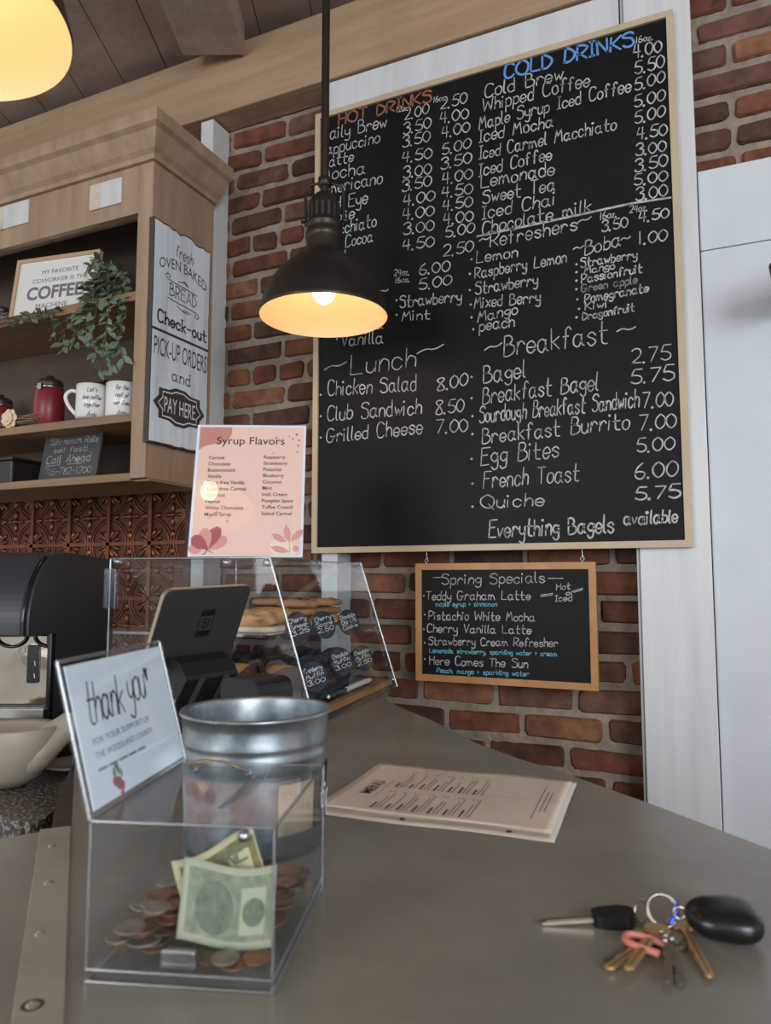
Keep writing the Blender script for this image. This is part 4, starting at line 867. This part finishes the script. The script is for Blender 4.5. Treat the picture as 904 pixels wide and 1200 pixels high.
for u, v, r_ in ((.205,SH-.020,.002),(.198,SH-.030,.0015),(.210,SH-.033,.0018),(.209,SH-.045,.0018),(.207,SH-.060,.0015),(.190,SH-.024,.0012),(.158,SH-.062,.0012),(.036,.080,.001)): k.flat(sy, poly_circle(10,r_,u,v), tn)
build(k, 'dots', M['ink'], ssn)
def star(mb, u, v, r_): mb.flat(sy, [(u+(r_ if i%2 == 0 else r_*.25)*math.cos(i*math.pi/4), v+(r_ if i%2 == 0 else r_*.25)*math.sin(i*math.pi/4)) for i in range(8)], tn)
k = MB(); star(k,.163,SH-.028,.0065); star(k,.050,.092,.006); star(k,.072,.074,.006); build(k, 'stars', M['rose'], ssn)
k = MB(); k.flat(sy, crom([(.168,.004),(.158,.018),(.166,.036),(.184,.038),(.200,.030),(.210,.014),(.210,.004)],4), -.0002); build(k, 'corner_shape', M['cream_print'], ssn)
k = MB(); k2 = MB(); k3 = MB()
for a_, L_ in ((100,.044),(65,.050),(30,.044),(140,.040)):
    d = (math.cos(math.radians(a_)), math.sin(math.radians(a_))); c0_ = (.036,.016)
    (k if a_ in (65,140) else k2).flat(sy, [(c0_[0]+d[0]*L_*t_-d[1]*w_, c0_[1]+d[1]*L_*t_+d[0]*w_) for t_, w_ in ((0,.002),(.4,.013),(.75,.014),(1,.004),(.95,-.006),(.7,-.012),(.35,-.010),(0,-.002))], .0001*a_/30)
k2.flat(sy, poly_circle(14,.013,.012,.016,1,.8), .0001); k3.ribbon(sy, crom([(.036,.020),(.034,.010),(.028,.004)],4), .0015, .0006); k3.ribbon(sy, [(.036,.014),(.046,.008)], .0015, .0006)
for u0,v0,a_,L_ in ((.196,.030,100,.038),(.192,.030,150,.036),(.200,.032,45,.036),(.204,.014,20,.014),(.198,.010,165,.040)):
    d = (math.cos(math.radians(a_)), math.sin(math.radians(a_))); k2.flat(sy, [(u0+d[0]*L_*t_-d[1]*w_*.7, v0+d[1]*L_*t_+d[0]*w_*.7) for t_, w_ in ((0,0),(.3,.009),(.65,.010),(1,0),(.65,-.009),(.3,-.008))], .0003)
k2.ribbon(sy, crom([(.199,.006),(.198,.022),(.197,.050)],4), .0012, .0003)
build(k, 'flower_print', M['rose_dark'], ssn); build(k2, 'petal_print', M['rose_light'], ssn); build(k3, 'twig_print', M['ink_brown'], ssn)

# =================================================================== TABLET
tW, tH = .212, .155
tbf = Fr((-.877,.957,CZ-.161), (.101,.994,.033), (.377,-.069,.923)); tu = V((tbf.U.x,tbf.U.y,0)).normalized()
tab = thing('tablet_register', 'dark grey tablet register seen from behind on its black stand', 'tablet', (tbf.O.x,tbf.O.y,ZT))
build(MB().prism(tbf, rrect(0,0,tW,tH,.016), -.008, -.0012), 'screen_body', M['tablet_edge'], tab, .001)
build(MB().prism(tbf, rrect(.0015,.0015,tW-.0015,tH-.0015,.0145), -.0012, 0), 'back_cover', M['tablet'], tab)
k = MB(); cu_, cv_ = tW*.545, tH*.56
k.ribbon(tbf, rrect(cu_-.017,cv_-.026,cu_+.017,cv_+.026,.004)+[(cu_+.013,cv_-.026)], .0016, .0004)
k.prism(tbf, rrect(cu_-.015,cv_+.014,cu_+.015,cv_+.024,.002), 0, .0005); k.prism(tbf, rrect(cu_-.015,cv_-.024,cu_+.015,cv_-.014,.002), 0, .0005)
k.ribbon(tbf, rrect(cu_-.007,cv_-.008,cu_+.007,cv_+.008,.003)+[(cu_+.004,cv_-.008)], .0022, .0004); k.prism(tbf, rrect(cu_-.0022,cv_-.003,cu_+.0022,cv_+.003,.0008), 0, .0006)
build(k, 'logo', M['black_gloss'], tab)
base_c = tbf.p(tW*.52, 0, .015); bz = ZT
stf = Fr((base_c.x,base_c.y,ZT+.0005), tu, V((0,0,1)))     # n points right
hz = tbf.O.z-ZT
tp = [(-.085,0),(-.020,0),(-.012,.012),(.046,hz-.006),(.030,hz+.020),(.004,hz+.030),(-.022,hz+.018)]
prf = Fr(stf.O, stf.N, V((0,0,1)))
pm_ = MB(); P0 = [prf.p(u,v,-.085) for u,v in tp]; pm_.prism(prf, tp, -.060, .066)
build(pm_, 'stand', M['stand_black'], tab, .006, 3)
for vv in (-.030,.030):
    g = MB()
    for (u0,v0),(u1,v1) in ((tp[2],tp[3]),):
        dd = V((u1-u0, v1-v0)); nn_ = V((dd.y,-dd.x)).normalized()
        P = [prf.p(u0+nn_.x*.001,v0+nn_.y*.001,vv-.007), prf.p(u1+nn_.x*.001,v1+nn_.y*.001,vv-.007), prf.p(u1+nn_.x*.001,v1+nn_.y*.001,vv+.007), prf.p(u0+nn_.x*.001,v0+nn_.y*.001,vv+.007)]
        Q = [p_+prf.U*nn_.x*.001+prf.V*nn_.y*.001 for p_ in P]
        g.add(P+Q, [(0,1,2,3),(7,6,5,4),(0,4,5,1),(1,5,6,2),(2,6,7,3),(3,7,4,0)])
    build(g, 'band', M['grey_strap'], tab)
fbx = Fr((-.735,1.045,ZT+.0005), (.95,-.22,0), (.22,.95,0))
build(MB().prism(Fr(fbx.p(0,-.045,0), fbx.U, (0,0,1)), rrect(-.005,0,.085,.112,.020), -.075, 0), 'stand_foot', M['stand_black'], tab, .008, 3)
g = MB().tube([prf.p(-.060,.004,-.066), prf.p(-.052,.05,-.066), prf.p(-.024,hz+.016,-.066)], .006, 8); g.tube([prf.p(-.040,.004,-.066), prf.p(-.030,.06,-.066), prf.p(-.006,hz+.010,-.066)], .005, 8)
build(g, 'silver_edge', M['silver'], tab)

# =================================================================== PAIL
pc = V((-.4535,.668,ZT+.0005)); PR = .0765; PH = .1335
pail = thing('tip_pail', 'small galvanised metal pail with tips label standing on the bar', 'pail', pc)
pf = [(0,0),(.068,0),(.0705,.002),(.0712,.006),(.0715,.030),(.0730,.075),(.0735,.088),(.0752,.091),(.0757,.094),(.0745,.097),(.0737,.100),(.0748,.103),(.0752,.106),(.0744,.109),(.0750,.120),(.0758,.1295),(.0775,.1305),(.0785,.1325),(.0775,.1348),(.0758,.1348),(.0748,.133),(.0738,.1295),(.0730,.10),(.0715,.07),(.0695,.02),(.0690,.006),(0,.005)]
build(MB().lathe(pf, pc, 72), 'body', M['galv'], pail)
ah = math.atan2(-pc.y,-pc.x)-.42; hc = pc+V((0,0,.104)); hd = V((math.cos(ah),math.sin(ah),0)); ht = V((-hd.y,hd.x,0))
hb = MB(); hb.tube(crom([tuple(hc+hd*.0755-ht*.028+V((0,0,-.016))), tuple(hc+hd*.088-ht*.027+V((0,0,-.010))), tuple(hc+hd*.0945-ht*.016+V((0,0,-.004))), tuple(hc+hd*.0955+V((0,0,-.002))), tuple(hc+hd*.0945+ht*.016+V((0,0,-.004))), tuple(hc+hd*.088+ht*.027+V((0,0,-.010))), tuple(hc+hd*.0755+ht*.028+V((0,0,-.016)))], 5), .0017, 8)
hn = build(hb, 'handle', M['brass'], pail, label='brass wire handle')
for s in (-1,1): build(MB().ball(hc+hd*.0755+ht*s*.028+V((0,0,-.016)), .0042, 12, 8, (1,1,1)), 'ear', M['galv'], pail)
def patch(name, material, a0, a1, z0, z1, n, lab=None):
    mb = MB(); N_ = 14; P = []
    for i in range(N_+1):
        a = math.radians(a0+(a1-a0)*i/N_)
        for z_ in (z0,z1):
            r_ = .0715+(.0730-.0715)*max(0,(z_-.03))/.045+n; P.append(pc+V((r_*math.cos(a), r_*math.sin(a), z_)))
    mb.add(P, [(2*i,2*i+2,2*i+3,2*i+1) for i in range(N_)], True)
    o = build(mb, name, material, pail, label=lab); o.modifiers.new('thick','SOLIDIFY').thickness = .0006; return o
patch('kraft_card', M['kraft'], -38, 44, .024, .072, .0010, 'tan kraft card')
patch('chalk_label', M['black_label'], -4, 40, .024, .078, .0020, 'black label')
k = MB(); write(k, Cyl(pc, .0752, math.radians(4)), 'tips', .0, .040, .024, .036, None, .0028, .0003, .05, .05); build(k, 'label_writing', M['white_ink'], pail)

# =================================================================== DONATION BOX
dA = V((.951,.309,0)).normalized(); dB = V((-dA.y,dA.x,0)); dO = V((-.4,.393,ZT+.0005)); DW, DL, DH, dt = .1285, .166, .1035, .0026
box = thing('donation_box', 'clear acrylic donation box with thank you card holder on the bar', 'donation box', dO)
df = Fr(dO, dA, dB)
def panel(name, a, b, m=None, bev=0): return build(MB().box(a, b, df), name, m or M['acrylic'], box, bev)
panel('front_panel', (0,0,0), (DW,dt,DH)); panel('back_panel', (0,DL-dt,0), (DW,DL,DH)); panel('side_panel', (0,dt,0), (dt,DL-dt,DH)); panel('side_panel', (DW-dt,dt,0), (DW,DL-dt,DH))
panel('base_panel', (dt,dt,.0075), (DW-dt,DL-dt,.0095))
su, sv0, sv1 = DW*.64, DL*.20, DL*.78
panel('lid', (0,0,DH), (su-.004,DL,DH+dt)); panel('lid', (su+.004,0,DH), (DW,DL,DH+dt)); panel('lid', (su-.004,0,DH), (su+.004,sv0,DH+dt)); panel('lid', (su-.004,sv1,DH), (su+.004,DL,DH+dt))
g = MB(); zt2 = DH+dt*.5
for (a, b) in (((0,0,zt2),(DW,0,zt2)),((DW,0,zt2),(DW,DL,zt2)),((0,DL,zt2),(DW,DL,zt2)),((0,0,0),(0,0,DH)),((DW,0,0),(DW,0,DH)),((DW,DL,0),(DW,DL,DH)),((0,0,.0085),(DW,0,.0085)),((0,0,.0008),(DW,0,.0008)),((DW,0,.0008),(DW,DL,.0008)),((DW,0,.0085),(DW,DL,.0085)),((0,0,.0008),(0,DL,.0008)),((su-.0045,sv0,zt2),(su-.0045,sv1,zt2)),((su+.0045,sv0,zt2),(su+.0045,sv1,zt2)),((su-.0045,sv0,zt2),(su+.0045,sv0,zt2))):
    g.tube([df.p(*a), df.p(*b)], .0013, 6)
build(g, 'polished_edge', M['acrylic_edge'], box)
panel('latch_tab', (.050,.0035,.0098), (.074,.009,.0215), M['acrylic_edge'], .001)
build(MB().lathe([(0,-.004),(.0035,-.0035),(.0048,0),(.0035,.0035),(0,.004)], seg=18, axis=Fr(df.p(DW*.80,DL*.10,DH-.010), dA, V((0,0,1)))), 'lock', M['steel'], box)
# card holder leaning outwards from the left edge of the lid
cO = df.p(.001,-.002,DH+dt+.0008); lean = dA*(-.028)+V((0,0,.105)); cdf = Fr(cO, dB, lean); CLn, CHh = .172, .1087
hold = build(MB().box((0,0,-.0010),(CLn,CHh,.0010), Fr(cdf.p(0,0,-.003), cdf.U, cdf.V)), 'card_holder', M['acrylic'], box)
build(MB().box((0,0,.0004),(CLn,CHh,.0020), cdf), 'card_holder', M['acrylic'], box)
g = MB()
for (a, b) in (((0,0),(CLn,0)),((CLn,0),(CLn,CHh)),((CLn,CHh),(0,CHh)),((0,CHh),(0,0))): g.tube([cdf.p(*a,-.001), cdf.p(*b,-.001)], .0015, 6)
build(g, 'polished_edge', M['acrylic_edge'], box)
crd = build(MB().box((.008,.003,-.0018),(CLn-.003,CHh-.004,-.0010), cdf), 'card', M['paper_cool'], box)
k = MB(); nn2 = -.0006
k2 = MB()
write(k, cdf, 'thank', .024, .060, .030, .080, .060, .0017, nn2, .16, .12, .7); write(k, cdf, 'you', .090, .064, .030, .122, .066, .0017, nn2, .16, .12, .7); write(k, cdf, '\u2665', .127, .078, .012, .133, .078, .0020, nn2, 0, 0)
build(k, 'script_lettering', M['ink'], crd)
type_(k2, cdf, 'FOR YOUR SUPPORT OF', .024, .045, .0046, .118, None, 0, nn2); type_(k2, cdf, 'THE WOODLAND COUNTY', .024, .035, .0046, .120, None, 0, nn2); [k2.ribbon(cdf, [(.024+.016*j_, .027), (.036+.016*j_, .027)], .0024, nn2) for j_ in range(5)]
build(k2, 'printed_lettering', M['ink_blue'], crd)
k = MB(); k2 = MB()
for u, v, r_ in ((.048,.012,.005),(.043,.014,.0035),(.052,.009,.004),(.050,.003,.003)): k.flat(cdf, poly_circle(10,r_,u,v), nn2)
for u, v, r_ in ((.044,.020,.0035),(.050,.022,.004),(.054,.018,.0028),(.047,.025,.0025)): k2.flat(cdf, poly_circle(7,r_,u,v,.6,1.2), nn2)
build(k, 'flower_print', M['rose_dark'], crd); build(k2, 'leaf_print', M['leaf'], crd)
# coins: settle them one on another
rc_ = random.Random(21); placed = []
def drop(u, v, r_, th_, key):
    z_ = .0098
    for (a, b, rr, top_) in placed:
        if math.hypot(a-u, b-v) < (rr+r_)*.97: z_ = max(z_, top_)
    placed.append((u, v, r_, z_+th_)); q = df.p(u, v, z_)
    nm, m_, lb = {'c':('penny', M['copper_coin'],'bright copper penny in the coin pile inside the clear donation box'),'d':('penny', M['dark_coin'],'dark tarnished penny in the coin pile inside the clear donation box'),'s':('silver_coin', M['silver_coin'],'silver coin in the coin pile inside the clear donation box')}[key]
    o = thing_coin(nm, m_, r_, th_); o.location = q+V((0,0,.00015)); o.rotation_euler = (rc_.uniform(-.03,.03), rc_.uniform(-.03,.03), rc_.uniform(0,6.28)); tag(o, lb, 'coin', {'c':'bright pennies in the donation box','d':'tarnished pennies in the donation box','s':'silver coins in the donation box'}[key])
cmesh = {}
def thing_coin(nm, m_, r_, th_):
    if (m_.name, r_) not in cmesh:
        mb = MB().lathe([(0,.0002),(r_*.88,.0002),(r_*.90,0),(r_*.97,0),(r_,th_*.2),(r_,th_*.8),(r_*.97,th_),(r_*.90,th_),(r_*.88,th_-.0002),(r_*.55,th_-.0002),(r_*.35,th_+.0001),(0,th_+.0001)], seg=28)
        me = bpy.data.meshes.new(nm); me.from_pydata(mb.v, [], mb.f); me.polygons.foreach_set('use_smooth', [False]*len(mb.f)); me.materials.append(m_); cmesh[(m_.name, r_)] = me
    o = bpy.data.objects.new(nm, cmesh[(m_.name, r_)]); C.objects.link(o); return o
def height_at(u, v, r_): return max([.0098]+[t_ for (a, b, rr, t_) in placed if math.hypot(a-u, b-v) < (rr+r_)*.97])
n_coin = 0
while n_coin < 190:
    if n_coin % 5 < 4: u = rc_.gauss(.042,.022); v = .016+.35*max(0,u-.02)+abs(rc_.gauss(.0,.050))
    else: u = rc_.uniform(.100,.114); v = rc_.uniform(.050,.148)
    kq = rc_.choice('ccddss'); r_ = {'c':.0095,'d':.0095,'s':rc_.choice((.0106,.0121,.009))}[kq]
    u = min(.080 if n_coin % 5 < 4 else DW-dt-r_-.001, max(dt+r_+.001, u)); v = min(DL-dt-r_-.001, max(.0105+r_, v))
    if height_at(u, v, r_) > .0098+.0018*(4+8*min(1, v/.09)): u = rc_.uniform(.02,.08); v = rc_.uniform(.02,.15)
    if height_at(u, v, r_) > .034 or (u > .040 and .012 < v < .070 and u < .128): n_coin += 1; continue
    drop(u, v, r_, .0016, kq); n_coin += 1
for u,v,kq in ((.098,.0135,'c'),(.082,.016,'d'),(.092,.014,'s'),(.112,.020,'c'),(.064,.0135,'d')): drop(u, v, .0095, .0016, kq)
# dollar bills
def bill(name, label, O, U, Wd, Hd, up, m1, m2, m3, ph, back_):
    t = thing(name, label, 'banknote', O, 0); f_ = Fr(O, U, up)
    wav = lambda u, v: .0035*math.sin(u/Wd*5.2+ph)+.002*math.sin(v/Hd*3+ph*2)
    dv = lambda u: .0035*math.sin(u/Wd*5.0+ph*1.3)
    def sheet(u0,v0,u1,v1,nx_,nz2,off,mb):
        P = [f_.p(u0+(u1-u0)*i/nx_, v0+(v1-v0)*j/nz2+dv(u0+(u1-u0)*i/nx_), wav(u0+(u1-u0)*i/nx_, v0+(v1-v0)*j/nz2)+off) for j in range(nz2+1) for i in range(nx_+1)]
        mb.add(P, [(j*(nx_+1)+i, j*(nx_+1)+i+1, (j+1)*(nx_+1)+i+1, (j+1)*(nx_+1)+i) for j in range(nz2) for i in range(nx_)], True); return mb
    o = build(sheet(0,0,Wd,Hd,20,8,0,MB()), 'paper', m1, t); o.modifiers.new('thick','SOLIDIFY').thickness = .00025
    mb = MB(); g = .0005; bo = .005
    sheet(bo,bo,Wd-.001,bo+.004,20,1,g,mb); sheet(bo,Hd-bo-.008,Wd-.001,Hd-bo,20,1,g,mb); sheet(bo,bo+.004,bo+.012,Hd-bo-.008,3,6,g,mb)
    sheet(bo+.012,bo+.004,Wd*.62,Hd-bo-.008,10,6,g,mb); sheet(Wd*.90,bo+.004,Wd-.001,Hd-bo-.008,3,6,g,mb)
    build(mb, 'engraving', m2, t)
    if not back_:
        cyc = Fr(f_.p(0,0,0), f_.U, f_.V)
        class WF:
            def p(s_, u, v, n=0): return f_.p(u, v+dv(u), wav(u,v)+n)
        mb = MB(); w_ = WF()
        ov = poly_circle(20,1,Wd*.36,Hd*.46,.013,.017); mb.add([w_.p(u,v,.0010) for u,v in ov], [tuple(range(20))])
        ov = poly_circle(20,1,Wd*.77,Hd*.45,.008,.009); mb.add([w_.p(u,v,.0010) for u,v in ov], [tuple(range(20))])
        build(mb, 'seal', m3, t)
    else:
        class WF2:
            def p(s_, u, v, n=0): return f_.p(u, v+dv(u), wav(u,v)+n)
        mb = MB(); write(mb, WF2(), 'ONE', Wd*.40, Hd*.55, .012, Wd*.85, None, .002, .0010, 0, 0); build(mb, 'lettering', m3, t)
q0 = df.p(.052,.030,.0145); bill('dollar_bill', 'green folded dollar bill standing upright in the clear donation box', q0, dA, .068, .052, V((0,0,1))+dB*.18, M['bill'], M['bill_ink'], M['bill_dark'], 1.2, False)
q1 = df.p(.050,.052,.0190); u1_ = (dA*math.cos(.36)+V((0,0,1))*math.sin(.36)); bill('dollar_bill', 'tan backed folded dollar bill slanting behind the green one in the donation box', q1, u1_, .068, .044, V((0,0,1))+dB*.18, M['bill_tan'], M['bill_tan_ink'], M['bill_dark'], 2.6, True)

# =================================================================== PAPER MENU
qa, qb, qc = on_z(445,895,ZT), on_z(678,916,ZT), on_z(650,988,ZT)
mU_ = (qb-qa); mL = mU_.length; mV = (qa-(qa+(qc-qb))); 
pO = qa+(qc-qb); pm = Fr((pO.x,pO.y,ZT+.0006), mU_, mV); mHh = V((qa-pO)).dot(pm.V)
pmn = thing('paper_menu', 'paper menu in a clear punched sleeve lying flat on the bar', 'menu', pm.O)
def sheet_flat(u0,v0,u1,v1,n,amp,ph):
    mb = MB(); a_, b_ = 24, 18
    P = [pm.p(u0+(u1-u0)*i/a_, v0+(v1-v0)*j/b_, n+amp*(1+math.sin(i*.42+ph)*math.sin(j*.35+ph))) for j in range(b_+1) for i in range(a_+1)]
    return mb.add(P, [(j*(a_+1)+i, j*(a_+1)+i+1, (j+1)*(a_+1)+i+1, (j+1)*(a_+1)+i) for j in range(b_) for i in range(a_)], True)
o = build(sheet_flat(0,0,mL,mHh,0,.0006,1.0), 'sleeve', M['paper_sleeve'], pmn); o.modifiers.new('thick','SOLIDIFY').thickness = .0004
o = build(sheet_flat(.003,.024,mL-.006,mHh-.004,.0009,.0006,1.0), 'paper', M['paper_warm'], pmn); o.modifiers.new('thick','SOLIDIFY').thickness = .0003
k = MB(); tf2 = Fr(pm.p(0,0,.0024), pm.V, -pm.U)            # text runs away from the viewer, page top at the left
def tp_(u, v): return u, v
k2 = MB(); type_(k2, tf2, 'MENU', .092, -.046, .014, .150, None, .006, 0); build(k2, 'title', M['ink'], pmn)
k.ribbon(tf2, [(.090,-.030),(.155,-.030)], .0006); k.ribbon(tf2, [(.080,-.054),(.160,-.054)], .0006)
rr = random.Random(8)
for col, (c0_, c1_) in enumerate(((.040,.112),(.130,.206))):
    x_ = -.066
    for sec in range(7):
        k.ribbon(tf2, [(c0_,x_),(c0_+rr.uniform(.018,.028),x_)], .0028); x_ -= .0055
        for ln in range(rr.choice((1,2,2))):
            k.ribbon(tf2, [(c0_,x_),(c0_+rr.uniform(.045,.070),x_)], .0010); k.ribbon(tf2, [(c1_-.006,x_+.004),(c1_-.001,x_+.004)], .0012); x_ -= .0048
        x_ -= .0035
k.ribbon(tf2, [(.062,-.250),(.195,-.250)], .0008); 
for o_ in (.256,.261): k.ribbon(tf2, [(.09,-o_),(.172,-o_)], .0009)
build(k, 'fine_print', M['ink_brown'], pmn)
k = MB(); k.ribbon(pm, [(.0,.022),(mL*.5,.0215),(mL-.006,.022)], .0012, .0026); k.ribbon(pm, [(mL*.18,mHh*.56),(mL*.6,mHh*.53),(mL-.01,mHh*.55)], .0006, .0026); build(k, 'fold_line', M['ink_grey'], pmn)
for u in (.115,.235): build(MB().prism(pm, poly_circle(16,.0032,u,.012), .0016, .0022), 'punched_hole', M['dark_wood'], pmn)

# =================================================================== KEYS
def zk(px, py): q = on_z(px,py,ZT); return V((q.x,q.y,ZT))
kr = thing('key_bunch', 'bunch of keys with black car fob on a split ring lying on the bar', 'keys', zk(775,1090))
a, b, c = zk(631,1084), zk(702,1083), zk(744,1083)
ub = (c+V((0,0,.0060))-a-V((0,0,.0016))).normalized(); kf1 = Fr(a+V((0,0,.0016)), ub, V((-ub.y,ub.x,0))); L1 = (b-a).length; L2 = (c-b).length
bl_ = [(0,0),(.003,.0026),(L1,.0032),(L1,-.0032),(.003,-.0026)]
ck = build(MB().prism(kf1, bl_[::-1], -.0012, .0012), 'car_key_blade', M['key_steel'], kr, .0004)
build(MB().box((.006,-.0006,.0012),(L1-.002,.0006,.0015), kf1), 'groove', M['key_dark'], ck)
hp = crom([(L1-.004,.0065),(L1+.004,.010),(L1+.018,.0112),(L1+L2-.006,.010),(L1+L2,.004),(L1+L2,-.004),(L1+L2-.006,-.0105),(L1+.018,-.0118),(L1+.004,-.010),(L1-.004,-.0060),(L1-.005,0),(L1-.004,.0065)],4)[:-1]
build(MB().prism(kf1, hp[::-1] if False else hp[::-1], -.0048, .0048), 'car_key_head', M['key_black'], kr, .0028, 3)
fc = zk(849,1098); fb = Fr((fc.x,fc.y,ZT+.0135), (zk(893,1100)-zk(806,1093)), V((-.3,.95,0.12)))
pw_ = lambda x, e: math.copysign(abs(x)**e, x)
fm = MB(); P = []; sg, rg = 40, 18
for i in range(rg+1):
    th_ = math.pi*i/rg
    for j in range(sg):
        ph_ = 2*math.pi*j/sg; st_ = abs(math.sin(th_))**.62; cx2 = pw_(math.cos(ph_), .72)*st_
        P.append(fb.p(cx2*.0275, pw_(math.sin(ph_), .80)*st_*.0220*(1+.14*cx2), pw_(math.cos(th_), .9)*.0118*(1+.10*cx2)))
fm.add(P, [(i*sg+j, (i+1)*sg+j, (i+1)*sg+(j+1)%sg, i*sg+(j+1)%sg) for i in range(rg) for j in range(sg)], True)
build(fm, 'remote_fob', M['key_black'], kr, label='rounded black car remote')
fl_ = MB().lathe([(.0035,-.001),(.0052,-.0014),(.0060,0),(.0052,.0014),(.0035,.001),(.0030,0),(.0035,-.001)], seg=20, axis=Fr(fb.p(-.0310,.003,.0), fb.U, (0,0,1)))
build(fl_, 'fob_loop', M['key_steel'], kr)
def ring(cx_, r_, nrm, rr_, m_, nm):
    n_ = V(nrm).normalized(); u_ = n_.orthogonal().normalized(); v_ = n_.cross(u_)
    build(MB().tube([cx_+u_*r_*math.cos(2*math.pi*i/28)+v_*r_*math.sin(2*math.pi*i/28) for i in range(28)], rr_, 8, closed=True), nm, m_, kr)
rc0 = zk(777,1088)+V((0,0,.0132)); ring(rc0, .0115, (.35,-.80,.45), .0010, M['key_steel'], 'split_ring'); ring(rc0+V((.0006,.0012,.0002)), .0115, (.35,-.80,.45), .0010, M['key_steel'], 'split_ring')
ring(zk(752,1082)+V((0,0,.0095)), .0078, (.85,-.5,.15), .0009, M['key_steel'], 'small_ring')
build(MB().tube([rc0+V((.009,.004,.006)), rc0+V((.010,.002,.000)), rc0+V((.006,-.002,-.008))], .0020, 8), 'blue_clip', M['key_blue'], kr, label='blue enamel clip')
pkc = zk(752,1112)+V((0,0,.0055)); d1 = V((.8,-.25,0)).normalized(); d2 = V((-d1.y,d1.x,0))
build(MB().tube(crom([tuple(pkc+d1*.017-d2*.010), tuple(pkc-d1*.004-d2*.009), tuple(pkc-d1*.011-d2*.003), tuple(pkc-d1*.010+d2*.005), tuple(pkc+d1*.002+d2*.008), tuple(pkc+d1*.015+d2*.006)], 6), .0026, 10), 'key_cap', M['key_pink'], kr, label='pink plastic key cap')
def key(p0, p1, zz, m_, head_r, lab=None, sd=0):
    d = (p1-p0); L_ = d.length; f_ = Fr((p0.x,p0.y,ZT+zz), d, V((-d.y,d.x,0))); rr = random.Random(sd)
    hd_ = [(head_r*.95*math.cos(a_)-head_r*.2, head_r*math.sin(a_)) for a_ in [math.radians(40+i*20) for i in range(15)]]
    w_ = .0036; teeth = []
    n_ = 7; x0 = head_r*.55
    for i in range(n_):
        xa = x0+(L_-x0)*(i+.35)/n_; teeth.append((xa, -w_+rr.uniform(0,.0022))); teeth.append((xa+(L_-x0)/n_*.45, -w_+rr.uniform(0,.0022)))
    outl = [(x0,-w_)]+teeth+[(L_,-.001),(L_,.0012),(L_-.003,w_),(x0,w_)]+hd_
    ko = build(MB().prism(f_, outl, -.0010, .0010), 'key', m_, kr, .0003)
    if lab: ko['label'] = lab
    build(MB().box((x0+.003,.0004,.0010),(L_-.004,.0014,.0013), f_), 'groove', M['key_dark'], ko)
key(zk(762,1104), zk(712,1140), .0030, M['key_brass'], .0105, 'brass key', 1)
key(zk(755,1098), zk(711,1133), .0012, M['key_steel'], .0095, 'bright steel key', 2)
key(zk(800,1090), zk(832,1151), .0036, M['key_brass'], .0110, 'brass key', 3)
key(zk(783,1106), zk(782,1160), .0048, M['key_dark'], .0110, 'worn nickel key', 4)
key(zk(790,1110), zk(798,1158), .0022, M['key_dark'], .0100, 'worn nickel key', 5)
key(zk(770,1100), zk(735,1146), .0060, M['key_brass'], .0095, 'brass key', 6)
for i,(x_,y_) in enumerate(((776,1108),(781,1113),(788,1117),(780,1119))): build(MB().ball(zk(x_,y_)+V((0,0,.010)), .0024, 10, 8), 'charm_bead', M['key_steel'], kr)

# =================================================================== BLACK SPEAKER on the white panel
sp = thing('wall_speaker', 'black wall speaker corner on the white panel at the right edge', 'speaker', (.20,1.70,CZ+.62))
sf2 = Fr((.185,1.655,CZ+.598), V((.97,-.10,.22)), V((-.2,.05,1)))
build(MB().prism(sf2, rrect(-.068,-.012,.10,.052,.010), -.09, .03), 'case', M['speaker_black'], sp, .004)
build(MB().box((-.05,.0,.0302),(.09,.042,.034), sf2), 'grille', M['black_plastic'], sp, .002)
build(MB().tube([sf2.p(.02,.02,-.08), V((.205,1.7995,CZ+.615))], .010, 10), 'bracket', M['speaker_black'], sp)
